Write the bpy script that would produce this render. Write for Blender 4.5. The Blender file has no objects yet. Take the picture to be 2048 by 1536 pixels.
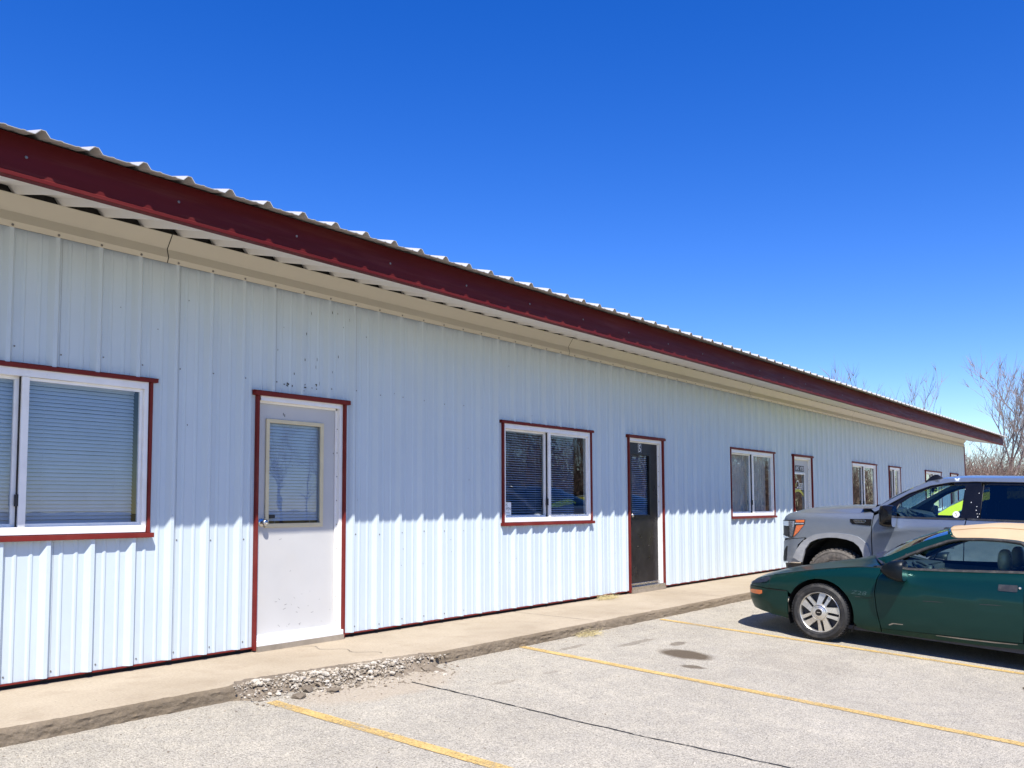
import bpy, bmesh, math, random
from math import sin, cos, pi, radians, sqrt, atan2
from mathutils import Vector, Matrix, noise as mnoise
from mathutils.geometry import delaunay_2d_cdt, tessellate_polygon
random.seed(7)
C = bpy.context.scene.collection

# ------------------------------------------------------------------ materials
MATS = {}
def newmat(name):
    m = bpy.data.materials.new(name); m.use_nodes = True
    nt = m.node_tree; nt.nodes.clear()
    out = nt.nodes.new('ShaderNodeOutputMaterial')
    MATS[name] = m
    return m, nt, out
def N(nt, t, **kw):
    n = nt.nodes.new(t)
    for k, v in kw.items():
        if k in n.inputs.keys() if isinstance(k, str) else False: n.inputs[k].default_value = v
        else: setattr(n, k, v)
    return n
def setin(n, **kw):
    for k, v in kw.items(): n.inputs[k.replace('_', ' ')].default_value = v
def rgba(c): return (c[0], c[1], c[2], 1.0)
def mixrgb(nt, fac, a, b, blend='MIX'):
    n = nt.nodes.new('ShaderNodeMix'); n.data_type = 'RGBA'; n.blend_type = blend
    for sock, v in ((n.inputs[0], fac), (n.inputs[6], a), (n.inputs[7], b)):
        if hasattr(v, 'is_output'): nt.links.new(v, sock)
        else: sock.default_value = v if not isinstance(v, tuple) or len(v) == 4 else rgba(v)
    return n.outputs[2]
def math_(nt, op, a, b=None, clamp=False):
    n = nt.nodes.new('ShaderNodeMath'); n.operation = op; n.use_clamp = clamp
    for i, v in enumerate((a, b)):
        if v is None: continue
        if hasattr(v, 'is_output'): nt.links.new(v, n.inputs[i])
        else: n.inputs[i].default_value = v
    return n.outputs[0]
def ramp(nt, fac, stops):
    n = nt.nodes.new('ShaderNodeValToRGB'); e = n.color_ramp.elements
    while len(e) < len(stops): e.new(0.5)
    for i, (p, c) in enumerate(stops):
        e[i].position = p; e[i].color = rgba(c) if not isinstance(c, (int, float)) else (c, c, c, 1)
    nt.links.new(fac, n.inputs[0]); return n.outputs[0]
def coords(nt, scale=(1, 1, 1), kind='world'):
    if kind == 'world':
        g = nt.nodes.new('ShaderNodeNewGeometry'); o = g.outputs['Position']
    else:
        g = nt.nodes.new('ShaderNodeTexCoord'); o = g.outputs['Object']
    m = nt.nodes.new('ShaderNodeMapping'); m.inputs['Scale'].default_value = scale
    nt.links.new(o, m.inputs['Vector']); return m.outputs[0]
def noise(nt, vec, scale, detail=4, rough=.55, out='Fac', dist=0):
    n = nt.nodes.new('ShaderNodeTexNoise'); n.inputs['Scale'].default_value = scale
    n.inputs['Detail'].default_value = detail; n.inputs['Roughness'].default_value = rough
    n.inputs['Distortion'].default_value = dist
    nt.links.new(vec, n.inputs['Vector']); return n.outputs[out]
def bump(nt, h, strength, dist):
    b = nt.nodes.new('ShaderNodeBump'); b.inputs['Strength'].default_value = strength
    b.inputs['Distance'].default_value = dist
    nt.links.new(h, b.inputs['Height']); return b.outputs[0]
def principled(nt, out, col=None, rough=.5, metal=0, spec=.5, coat=0, coat_rough=.03, normal=None):
    p = nt.nodes.new('ShaderNodeBsdfPrincipled')
    if hasattr(col, 'is_output'): nt.links.new(col, p.inputs['Base Color'])
    elif col is not None: p.inputs['Base Color'].default_value = rgba(col)
    if hasattr(rough, 'is_output'): nt.links.new(rough, p.inputs['Roughness'])
    else: p.inputs['Roughness'].default_value = rough
    p.inputs['Metallic'].default_value = metal
    p.inputs['Specular IOR Level'].default_value = spec
    p.inputs['Coat Weight'].default_value = coat
    p.inputs['Coat Roughness'].default_value = coat_rough
    if normal is not None: nt.links.new(normal, p.inputs['Normal'])
    nt.links.new(p.outputs[0], out.inputs[0]); return p
def simple(name, col, rough=.5, metal=0, spec=.5, coat=0, var=.12, vscale=6, dirt=None, dscale=2, damt=.4, vstretch=(1, 1, 1)):
    """a base colour with a little large-scale variation and optional dirt of its own shape"""
    m, nt, out = newmat(name)
    v = coords(nt, vstretch, 'object')
    n1 = noise(nt, v, vscale, 5)
    lo = tuple(c * (1 - var) for c in col); hi = tuple(min(1, c * (1 + var)) for c in col)
    c = ramp(nt, n1, [(.3, lo), (.7, hi)])
    if dirt:
        d = ramp(nt, noise(nt, v, dscale, 8, .65), [(.5, 0.0), (.72, 1.0)])
        c = mixrgb(nt, math_(nt, 'MULTIPLY', d, damt), c, dirt)
    r = ramp(nt, noise(nt, v, vscale * 3, 3), [(.3, max(0, rough - .08)), (.7, min(1, rough + .08))])
    principled(nt, out, c, r, metal, spec, coat)
    return m
def glassmat(name, tint, refl=1.5, rough=0.0, wav=0.0):
    m, nt, out = newmat(name)
    t = nt.nodes.new('ShaderNodeBsdfTransparent'); t.inputs[0].default_value = rgba(tint)
    g = nt.nodes.new('ShaderNodeBsdfGlossy'); g.inputs['Roughness'].default_value = rough
    g.inputs['Color'].default_value = (1, 1, 1, 1)
    geo = nt.nodes.new('ShaderNodeNewGeometry'); dp = nt.nodes.new('ShaderNodeVectorMath'); dp.operation = 'DOT_PRODUCT'
    nt.links.new(geo.outputs['Normal'], dp.inputs[0]); nt.links.new(geo.outputs['Incoming'], dp.inputs[1])
    sch = math_(nt, 'POWER', math_(nt, 'SUBTRACT', 1.0, math_(nt, 'ABSOLUTE', dp.outputs['Value']), True), 5.0)
    fr_ = math_(nt, 'ADD', math_(nt, 'MULTIPLY', sch, .96), .04)
    if wav:
        b = bump(nt, noise(nt, coords(nt), 2.5, 2), wav, .02)
        nt.links.new(b, g.inputs['Normal'])
    k = math_(nt, 'MULTIPLY', fr_, refl, True)
    mx = nt.nodes.new('ShaderNodeMixShader'); nt.links.new(k, mx.inputs[0])
    nt.links.new(t.outputs[0], mx.inputs[1]); nt.links.new(g.outputs[0], mx.inputs[2])
    nt.links.new(mx.outputs[0], out.inputs[0]); return m

def siding_mat(name, col, streak=.5):
    m, nt, out = newmat(name)
    v = coords(nt)
    vs = coords(nt, (9, 9, .35))
    s = ramp(nt, noise(nt, vs, 1.6, 6, .6), [(.35, 0.0), (.75, 1.0)])
    b = ramp(nt, noise(nt, v, 1.3, 4), [(.3, tuple(c * .95 for c in col)), (.7, col)])
    c = mixrgb(nt, math_(nt, 'MULTIPLY', s, .16 * streak), b, (.42, .40, .36))
    # splashed dirt close to the ground
    sx = nt.nodes.new('ShaderNodeSeparateXYZ'); nt.links.new(v, sx.inputs[0])
    low = math_(nt, 'SUBTRACT', 1.0, math_(nt, 'DIVIDE', sx.outputs[2], .35), True)
    d = ramp(nt, noise(nt, v, 14, 6, .7), [(.45, 0.0), (.7, 1.0)])
    c = mixrgb(nt, math_(nt, 'MULTIPLY', math_(nt, 'MULTIPLY', low, d), .35 * streak), c, (.40, .34, .27))
    bn = bump(nt, noise(nt, coords(nt, (1, 1, .5)), 5, 2), .12, .02)
    principled(nt, out, c, .38, 0, .45, normal=bn); return m

M_WALL = siding_mat('white_siding', (.50, .575, .625))
M_SOFFIT = siding_mat('soffit_panel', (.72, .71, .68), .6)
M_ROOF = siding_mat('roof_panel', (.43, .425, .41), .8)
M_FRIEZE = siding_mat('frieze_trim', (.52, .485, .39), .8)
M_RED = simple('red_trim', (.145, .0165, .013), .55, 0, .18, var=.12, dirt=(.22, .08, .06), damt=.35)
M_FASCIA = simple('red_fascia', (.085, .0075, .008), .55, 0, .15, var=.14, vscale=1.5, dirt=(.20, .07, .05), damt=.3, vstretch=(.4, 1, 6))
M_VINYL = simple('white_vinyl', (.80, .79, .77), .35, var=.04, dirt=(.5, .46, .4), damt=.25, dscale=5)
M_CREAM = simple('cream_frame', (.60, .52, .33), .45, var=.06, dirt=(.4, .34, .24), damt=.3, dscale=7)
M_DOORW = simple('white_door', (.47, .465, .455), .42, var=.04, vscale=2, dirt=(.5, .47, .42), damt=.25, dscale=3)
M_DOORB = simple('black_door', (.012, .0105, .0115), .34, spec=.3, var=.2, vscale=3, dirt=(.045, .042, .042), damt=.35, dscale=6)
M_BLIND = simple('blind_slat', (.50, .54, .62), .5, var=.05)
M_DARK = simple('dark_gap', (.012, .011, .010), .8, var=.3)
M_ROOM = simple('room_wall', (.20, .19, .18), .9, var=.1, vscale=1)
M_STEEL = simple('steel_knob', (.55, .54, .52), .25, 1, var=.1)
M_SCREW = simple('screw_head', (.20, .19, .18), .5, .5, var=.3, vscale=40)
M_SPECK = simple('mud_speck', (.05, .045, .04), .9, var=.4, vscale=30)
M_RUBBER = simple('rubber', (.018, .018, .019), .7, var=.3, vscale=20, dirt=(.16, .14, .12), damt=.35, dscale=14)
M_TREADDIRT = simple('dusty_rubber', (.10, .09, .08), .85, var=.35, vscale=25, dirt=(.30, .26, .21), damt=.7, dscale=10)
M_PLASTIC = simple('black_plastic', (.022, .022, .024), .45, var=.2, dirt=(.12, .12, .12), damt=.3, dscale=12)
M_GLOSSBLACK = simple('gloss_black', (.007, .007, .008), .16, spec=.35, coat=0, var=.2)
M_CHROME = simple('chrome', (.78, .78, .78), .12, 1, var=.05)
M_ALLOY = simple('alloy', (.62, .60, .55), .32, .75, var=.06, dirt=(.3, .27, .22), damt=.35, dscale=9)
M_AMBER = simple('amber_lens', (.72, .16, .035), .15, coat=.6, var=.1, vscale=30)
M_LENS = simple('lamp_lens', (.018, .024, .04), .3, spec=.25, coat=0, var=.25, vscale=12)
M_LAMPSIL = simple('lamp_reflector', (.62, .66, .72), .15, .8, var=.2, vscale=20)
M_TAN = simple('tan_canvas', (.46, .34, .21), .85, spec=.2, var=.09, vscale=3, dirt=(.45, .31, .17), damt=.3, dscale=4)
M_SEAT = simple('seat_cloth', (.16, .15, .11), .8, var=.2)
M_HEADREST = simple('headrest_cover', (.20, .19, .10), .35, var=.2)
M_INTERIOR = simple('dash_plastic', (.03, .032, .04), .6, var=.2)
M_WHITE = simple('white_print', (.82, .82, .80), .5, var=.03)
M_BLACK = simple('black_print', (.012, .012, .014), .5, var=.05)
M_YELLOWP = simple('yellow_print', (.55, .50, .06), .5, var=.06)
M_LIME = simple('lime_paint', (.82, .78, .02), .25, coat=.8, var=.04)
M_BARK = simple('bark', (.26, .215, .205), .85, spec=.2, var=.25, vscale=3)
M_TWIG = simple('twig_bark', (.25, .20, .185), .85, spec=.2, var=.25, vscale=2)
M_BRUSH = simple('brush_stems', (.215, .150, .122), .9, spec=.1, var=.3, vscale=1)
M_STRAW = simple('dry_straw', (.42, .35, .18), .8, spec=.2, var=.25, vscale=15)
M_STONE = simple('pale_stone', (.33, .285, .225), .9, spec=.2, var=.3, vscale=12)
M_SILL = simple('concrete_step', (.27, .23, .18), .9, spec=.2, var=.25, vscale=8, dirt=(.12, .10, .08), damt=.5)
M_GL_WIN = glassmat('window_glass', (.80, .86, .88), 1.7, 0, .03)
M_GL_CAR = glassmat('tinted_car_glass', (.84, 1.0, .96), .9)
M_GL_SHIELD = glassmat('windshield_glass', (.52, .74, .70), 1.6)
M_GL_PRIV = glassmat('privacy_glass', (.07, .085, .08), 1.3)
M_GL_TRUCK = glassmat('truck_front_glass', (.72, .92, .92), 1.1)

def car_paint(name, col, rough, metal, dirt, damt, dz, coat=.75, spec=.4):
    """clear-coated paint with road film along the lower panels (fixed to the car, not to the light)"""
    m, nt, out = newmat(name)
    v = coords(nt, (1, 1, 1), 'object')
    fl = ramp(nt, noise(nt, v, 900, 1), [(.35, tuple(c * .8 for c in col)), (.65, tuple(min(1, c * 1.2) for c in col))])
    sx = nt.nodes.new('ShaderNodeSeparateXYZ'); nt.links.new(v, sx.inputs[0])
    low = math_(nt, 'SUBTRACT', 1.0, math_(nt, 'DIVIDE', math_(nt, 'SUBTRACT', sx.outputs[2], dz[0]), dz[1] - dz[0]), True)
    n1 = ramp(nt, noise(nt, coords(nt, (1, 1.2, 2.2), 'object'), 5, 9, .68), [(.30, .1), (.72, 1.0)])
    n2 = ramp(nt, noise(nt, v, 38, 6, .7), [(.62, 0.0), (.74, 1.0)])
    k = math_(nt, 'MULTIPLY', math_(nt, 'MULTIPLY', low, n1), damt)
    k = math_(nt, 'ADD', k, math_(nt, 'MULTIPLY', n2, .10 * damt), True)
    c = mixrgb(nt, k, fl, dirt)
    r = math_(nt, 'ADD', math_(nt, 'MULTIPLY', k, .45), rough, True)
    p = principled(nt, out, c, r, metal, spec, .8, .10)
    cw = math_(nt, 'SUBTRACT', coat, math_(nt, 'MULTIPLY', k, 1.2), True)
    nt.links.new(cw, p.inputs['Coat Weight'])
    return m
M_GREEN = car_paint('green_metallic', (.0012, .034, .029), .36, .5, (.012, .022, .022), .30, (.15, .75), .42, .25)
M_GREY = car_paint('grey_metallic', (.19, .222, .268), .32, .5, (.38, .39, .40), .8, (.45, 1.25))
M_FLARE = car_paint('flare_grey', (.27, .285, .31), .45, .2, (.50, .50, .49), 1.0, (.5, 1.3))
M_BUMPER = car_paint('bumper_grey', (.10, .12, .155), .35, .5, (.25, .26, .27), .8, (.4, 1.1))

# ------------------------------------------------------------------ mesh helpers
class MB:
    def __init__(s): s.v = []; s.f = []; s.mi = []
    def add(s, vs, fs, mi=0):
        o = len(s.v); s.v += [tuple(x) for x in vs]
        for f in fs: s.f.append(tuple(i + o for i in f)); s.mi.append(mi)
    def box(s, x0, x1, y0, y1, z0, z1, mi=0):
        s.add([(x0,y0,z0),(x1,y0,z0),(x1,y1,z0),(x0,y1,z0),(x0,y0,z1),(x1,y0,z1),(x1,y1,z1),(x0,y1,z1)],
              [(0,3,2,1),(4,5,6,7),(0,1,5,4),(1,2,6,5),(2,3,7,6),(3,0,4,7)], mi)
    def quad(s, a, b, c, d, mi=0): s.add([a, b, c, d], [(0, 1, 2, 3)], mi)
    def grid(s, P, mi=0, close_u=False, close_v=False):
        """P[i][j] points"""
        n, m = len(P), len(P[0]); vs = [p for r in P for p in r]; fs = []
        for i in range(n if close_u else n - 1):
            for j in range(m if close_v else m - 1):
                a, b = i % n, (i + 1) % n; c, d = j % m, (j + 1) % m
                fs.append((a*m+c, a*m+d, b*m+d, b*m+c))
        s.add(vs, fs, mi)
    def tube(s, pts, rad, n=6, mi=0, cap=True):
        pts = [Vector(p) for p in pts]
        R = rad if isinstance(rad, (list, tuple)) else [rad] * len(pts)
        rings = []; up = Vector((0, 0, 1)); prev = None
        for i, p in enumerate(pts):
            t = (pts[min(i+1, len(pts)-1)] - pts[max(i-1, 0)])
            if t.length < 1e-9: t = Vector((0, 0, 1))
            t.normalize()
            a = prev if prev is not None else (up if abs(t.z) < .9 else Vector((1, 0, 0)))
            b = t.cross(a)
            if b.length < 1e-6: b = t.cross(Vector((0, 1, 0)))
            b.normalize(); a2 = b.cross(t).normalized(); prev = a2
            rings.append([p + (a2 * cos(2*pi*k/n) + b * sin(2*pi*k/n)) * R[i] for k in range(n)])
        s.grid(rings, mi, False, True)
        if cap:
            for r in (rings[0], rings[-1]): s.add(r, [tuple(range(n))], mi)
    def lathe(s, prof, c, axis='x', n=32, mi=0):
        """prof: (r, h) along axis from centre c"""
        P = []
        for k in range(n):
            a = 2 * pi * k / n; row = []
            for r, h in prof:
                if axis == 'x': row.append((c[0]+h, c[1]+r*cos(a), c[2]+r*sin(a)))
                elif axis == 'y': row.append((c[0]+r*cos(a), c[1]+h, c[2]+r*sin(a)))
                else: row.append((c[0]+r*cos(a), c[1]+r*sin(a), c[2]+h))
            P.append(row)
        s.grid(P, mi, True, False)
    def ell(s, c, r, nu=14, nv=10, mi=0, p=1.0):
        def sp(x): return math.copysign(abs(x) ** p, x)
        P = []
        for i in range(nv + 1):
            t = -pi/2 + pi * i / nv; row = []
            for j in range(nu):
                a = 2*pi*j/nu
                row.append((c[0]+r[0]*sp(cos(t))*sp(cos(a)), c[1]+r[1]*sp(cos(t))*sp(sin(a)), c[2]+r[2]*sp(sin(t))))
            P.append(row)
        s.grid(P, mi, False, True)
    def build(s, name, mats, parent=None, smooth=False, bevel=0, world=True, auto=None, solid=0):
        me = bpy.data.meshes.new(name)
        me.from_pydata(s.v, [], s.f)
        if not isinstance(mats, (list, tuple)): mats = [mats]
        for m in mats: me.materials.append(m)
        for p, i in zip(me.polygons, s.mi): p.material_index = min(i, len(mats) - 1)
        bm = bmesh.new(); bm.from_mesh(me)
        bmesh.ops.remove_doubles(bm, verts=bm.verts, dist=1e-5)
        bmesh.ops.recalc_face_normals(bm, faces=bm.faces)
        for f in bm.faces: f.smooth = smooth
        if smooth and auto:
            lim = radians(auto)
            for e in bm.edges:
                if len(e.link_faces) == 2 and e.calc_face_angle(0) > lim: e.smooth = False
        bm.to_mesh(me); bm.free()
        o = bpy.data.objects.new(name, me); C.objects.link(o)
        if bevel:
            b = o.modifiers.new('bevel', 'BEVEL'); b.width = bevel; b.segments = 2; b.limit_method = 'ANGLE'
        if solid:
            q = o.modifiers.new('solid', 'SOLIDIFY'); q.thickness = solid; q.offset = -1
        if parent is not None:
            o.parent = parent
            if world: o.matrix_parent_inverse = world_of(parent).inverted()
        return o
def world_of(o):
    m = o.matrix_basis.copy()
    if o.parent: m = world_of(o.parent) @ o.matrix_parent_inverse @ m
    return m
def tag(o, label=None, cat=None, group=None, kind=None):
    if label: o['label'] = label
    if cat: o['category'] = cat
    if group: o['group'] = group
    if kind: o['kind'] = kind
    return o
def empty(name, loc, rot=(0, 0, 0)):
    o = bpy.data.objects.new(name, None); C.objects.link(o)
    o.location = loc; o.rotation_euler = rot; o.empty_display_size = .2; return o
def text_mesh(txt, w, h, depth=.001):
    """flat lettering fitted to w x h, centred, in x/z plane facing -y; returns verts, faces"""
    cu = bpy.data.curves.new('lettering', 'FONT'); cu.body = txt; cu.align_x = 'CENTER'; cu.align_y = 'CENTER'
    cu.resolution_u = 3
    ob = bpy.data.objects.new('lettering', cu); C.objects.link(ob)
    bpy.context.view_layer.update()
    dg = bpy.context.evaluated_depsgraph_get()
    me = bpy.data.meshes.new_from_object(ob.evaluated_get(dg))
    vs = [v.co.copy() for v in me.vertices]; fs = [tuple(p.vertices) for p in me.polygons]
    bpy.data.objects.remove(ob); bpy.data.curves.remove(cu); bpy.data.meshes.remove(me)
    x0 = min(v.x for v in vs); x1 = max(v.x for v in vs); y0 = min(v.y for v in vs); y1 = max(v.y for v in vs)
    return [((v.x-(x0+x1)/2)/(x1-x0)*w, 0, (v.y-(y0+y1)/2)/(y1-y0)*h) for v in vs], fs
def lerp_tab(tab, x):
    if x <= tab[0][0]: return tab[0][1]
    for (a, b), (c, d) in zip(tab, tab[1:]):
        if x <= c: return b + (d - b) * (x - a) / (c - a)
    return tab[-1][1]
def smooth_tab(tab, x):
    """monotone-ish cubic through table"""
    n = len(tab)
    if x <= tab[0][0]: return tab[0][1]
    if x >= tab[-1][0]: return tab[-1][1]
    for i in range(n - 1):
        if x <= tab[i+1][0]:
            x0, y0 = tab[i]; x1, y1 = tab[i+1]; h = x1 - x0; t = (x - x0) / h
            def sl(k):
                if k <= 0: return (tab[1][1]-tab[0][1])/(tab[1][0]-tab[0][0])
                if k >= n-1: return (tab[-1][1]-tab[-2][1])/(tab[-1][0]-tab[-2][0])
                return (tab[k+1][1]-tab[k-1][1])/(tab[k+1][0]-tab[k-1][0])
            m0, m1 = sl(i)*h, sl(i+1)*h
            return (2*t**3-3*t*t+1)*y0+(t**3-2*t*t+t)*m0+(-2*t**3+3*t*t)*y1+(t**3-t*t)*m1
def pip(pt, poly):
    x, y = pt; r = False; j = len(poly) - 1
    for i in range(len(poly)):
        xi, yi = poly[i]; xj, yj = poly[j]
        if (yi > y) != (yj > y) and x < (xj-xi)*(y-yi)/(yj-yi)+xi: r = not r
        j = i
    return r
def cdt(poly, step):
    B = []
    for i in range(len(poly)):
        a = Vector(poly[i]); b = Vector(poly[(i+1) % len(poly)]); k = max(1, int((b-a).length / step + .5))
        for q in range(k): B.append(a.lerp(b, q / k))
    xs = [p[0] for p in poly]; ys = [p[1] for p in poly]; I = []
    y = min(ys) + step * .5; row = 0
    while y < max(ys):
        x = min(xs) + step * (.5 if row % 2 else 1.0)
        while x < max(xs):
            if pip((x, y), poly) and min((p - Vector((x, y))).length for p in B) > step * .5: I.append(Vector((x, y)))
            x += step
        y += step * .87; row += 1
    pts = B + I; E = [(i, (i+1) % len(B)) for i in range(len(B))]
    r = delaunay_2d_cdt(pts, E, [], 0, 1e-7)
    V = r[0]; F = []
    for f in r[2]:
        c = (sum(V[i].x for i in f)/len(f), sum(V[i].y for i in f)/len(f))
        if pip(c, poly): F.append(tuple(f))
    return V, F
def panel(mb, poly, mapf, step=.04, off=0.0, flange=.02, mi=0):
    """polygon in panel coordinates -> curved sheet with a turned-in edge"""
    V, F = cdt(poly, step)
    vs = [mapf(v.x, v.y, off) for v in V]
    cnt = {}
    for f in F:
        for a, b in zip(f, f[1:] + f[:1]):
            k = (min(a, b), max(a, b)); cnt[k] = cnt.get(k, 0) + 1
    vs2 = list(vs); idx = {}; F2 = list(F)
    if flange:
        for (a, b), n in cnt.items():
            if n == 1:
                for q in (a, b):
                    if q not in idx:
                        idx[q] = len(vs2); vs2.append(mapf(V[q].x, V[q].y, off - flange))
                F2.append((a, b, idx[b], idx[a]))
    mb.add(vs2, F2, mi)

# ------------------------------------------------------------------ camera, light, sky
P = dict(f=1750.80374, th=0.67220475, pit=0.0656017, rol=-0.00378754, D=6.29943081, hc=1.15928535, cy=897.7927)
F_ = Vector((cos(P['th'])*cos(P['pit']), sin(P['th'])*cos(P['pit']), sin(P['pit'])))
R_ = Vector((sin(P['th']), -cos(P['th']), 0)); U_ = R_.cross(F_)
c_, s_ = cos(P['rol']), sin(P['rol'])
R2, U2 = c_*R_ + s_*U_, -s_*R_ + c_*U_
cam = bpy.data.cameras.new('camera'); camo = bpy.data.objects.new('camera', cam); C.objects.link(camo)
mw = Matrix((R2, U2, -F_)).transposed().to_4x4(); mw.translation = (0, -P['D'], P['hc'])
camo.matrix_world = mw
cam.sensor_width = 36; cam.lens = P['f'] / 2048 * 36; cam.shift_y = (P['cy'] - 768) / 2048
cam.clip_start = .05; cam.clip_end = 3000
sc = bpy.context.scene; sc.camera = camo
SUN = Vector((-.42, -.536, 1.0)).normalized()
sl = bpy.data.lights.new('sun', 'SUN'); sl.energy = 5.0; sl.angle = radians(.5); sl.color = (1.0, .95, .86)
so = bpy.data.objects.new('sun', sl); C.objects.link(so)
so.rotation_euler = SUN.to_track_quat('Z', 'Y').to_euler(); so.location = (0, -20, 30)
w = bpy.data.worlds.new('World'); sc.world = w; w.use_nodes = True
nt = w.node_tree; nt.nodes.clear()
sky = nt.nodes.new('ShaderNodeTexSky'); sky.sky_type = 'NISHITA'; sky.sun_disc = False
sky.sun_elevation = math.asin(SUN.z); sky.sun_rotation = atan2(SUN.x, SUN.y)
sky.air_density = 1.0; sky.dust_density = 0.0; sky.ozone_density = 5.0; sky.altitude = 200
hs = nt.nodes.new('ShaderNodeHueSaturation'); hs.inputs['Saturation'].default_value = 1.34; hs.inputs['Hue'].default_value = .521
bg = nt.nodes.new('ShaderNodeBackground'); bg.inputs['Strength'].default_value = .122
wo = nt.nodes.new('ShaderNodeOutputWorld')
nt.links.new(sky.outputs[0], hs.inputs['Color']); nt.links.new(hs.outputs[0], bg.inputs[0]); nt.links.new(bg.outputs[0], wo.inputs[0])
sc.view_settings.view_transform = 'Standard'; sc.view_settings.look = 'None'
sc.view_settings.exposure = .74; sc.view_settings.gamma = 1
sc.render.engine = 'CYCLES'
sc.cycles.transparent_max_bounces = 24; sc.cycles.max_bounces = 10; sc.cycles.sample_clamp_indirect = 8
sc.cycles.use_denoising = True

# ------------------------------------------------------------------ ground
G = .065
def gz(y):
    """parking lot falls away from the building"""
    if y > -1.2: return -.15
    if y > -13: return -.15 + G * (y + 1.2)
    return -.15 - G * 11.8 - max(0, (-13 - y)) * .004
def ground_mat():
    m, nt, out = newmat('lot_aggregate')
    v = coords(nt)
    vo = nt.nodes.new('ShaderNodeTexVoronoi'); vo.inputs['Scale'].default_value = 120
    wob = noise(nt, v, 30, 3, out='Color')
    vv = mixrgb(nt, .015, v, wob, 'ADD'); nt.links.new(vv, vo.inputs['Vector'])
    cell = nt.nodes.new('ShaderNodeSeparateColor'); nt.links.new(vo.outputs['Color'], cell.inputs[0])
    big = noise(nt, v, .9, 5, .6); mid = noise(nt, v, 6, 5, .6); fine = noise(nt, v, 95, 5, .75)
    agg = ramp(nt, cell.outputs[0], [(0, (.16, .155, .145)), (.28, (.32, .31, .29)), (.7, (.45, .435, .40)), (1, (.64, .62, .57))])
    spk = ramp(nt, fine, [(.38, (.07, .066, .06)), (.46, (.34, .33, .305)), (.62, (.50, .485, .45))])
    c = mixrgb(nt, .55, agg, spk)
    tone = ramp(nt, big, [(.3, (.98, .93, .85)), (.7, (1.18, 1.12, 1.02))])
    c = mixrgb(nt, 1.0, c, tone, 'MULTIPLY')
    t2 = ramp(nt, mid, [(.35, (.90, .90, .90)), (.7, (1.06, 1.05, 1.02))])
    c = mixrgb(nt, 1.0, c, t2, 'MULTIPLY')
    # dusty tan wash beside the broken kerb and other pale patches
    def blob(cx, cy, rx, ry, amp=.6, sc_=3.5):
        sx = nt.nodes.new('ShaderNodeSeparateXYZ')
        wv = noise(nt, v, sc_, 4, .6, 'Color')
        a = mixrgb(nt, amp * .4, v, wv, 'ADD'); nt.links.new(a, sx.inputs[0])
        dx = math_(nt, 'DIVIDE', math_(nt, 'SUBTRACT', sx.outputs[0], cx + amp*.2), rx)
        dy = math_(nt, 'DIVIDE', math_(nt, 'SUBTRACT', sx.outputs[1], cy + amp*.2), ry)
        d = math_(nt, 'SQRT', math_(nt, 'ADD', math_(nt, 'MULTIPLY', dx, dx), math_(nt, 'MULTIPLY', dy, dy)))
        n_ = nt.nodes.new('ShaderNodeMapRange'); n_.inputs[1].default_value = 1.15; n_.inputs[2].default_value = .75
        nt.links.new(d, n_.inputs[0]); return n_.outputs[0]
    dust = blob(4.55, -1.45, .75, .28)
    c = mixrgb(nt, math_(nt, 'MULTIPLY', dust, .55), c, (.42, .345, .26))
    for (cx, cy, rx, ry, k) in STAINS:
        b = blob(cx, cy, rx, ry, .30, 5)
        c = mixrgb(nt, math_(nt, 'MULTIPLY', b, k), c, (.085, .060, .036))
    h = math_(nt, 'ADD', math_(nt, 'MULTIPLY', vo.outputs['Distance'], -1.0), math_(nt, 'MULTIPLY', fine, .8))
    bn = bump(nt, h, .75, .010)
    principled(nt, out, c, .92, 0, .25, normal=bn)
STAINS = [(7.50, -2.40, .20, .27, .9), (7.62, -1.80, .34, .05, .4), (7.92, -2.10, .14, .06, .6), (6.90, -1.52, .22, .04, .4),
          (7.05, -2.70, .07, .10, .75), (5.35, -1.95, .16, .04, .25), (5.9, -2.0, .10, .03, .25), (8.1, -3.2, .5, .6, .12)]
ground_mat()
def grass_mat():
    m, nt, out = newmat('dry_grass')
    v = coords(nt)
    c = ramp(nt, noise(nt, v, .35, 8, .7), [(.3, (.10, .11, .03)), (.5, (.22, .19, .08)), (.7, (.30, .26, .14))])
    c = mixrgb(nt, .4, c, ramp(nt, noise(nt, v, 9, 6, .7), [(.3, (.06, .07, .02)), (.7, (.34, .30, .15))]))
    principled(nt, out, c, .95, 0, .1)
grass_mat()
def sheet(name, xs, ys, zf, mat, kind='structure'):
    mb = MB(); mb.grid([[(x, y, zf(x, y)) for y in ys] for x in xs])
    o = mb.build(name, mat, smooth=True); tag(o, kind=kind); return o
xs = [-1500, -300, -80, -40, 0, 40, 90, 300, 1500]
ysg = [-1500, -300, -80, -40, -13, -1.2, 20, 60, 300, 1500]
sheet('ground', xs, ysg, lambda x, y: gz(y) - .03, MATS['dry_grass'])
ysl = [-34 + i for i in range(0, 33)] + [-1.2, -.6, 0, .3]
sheet('parking_lot', [-40 + 2*i for i in range(0, 44)], sorted(set(ysl)), lambda x, y: gz(y), MATS['lot_aggregate'])

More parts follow.
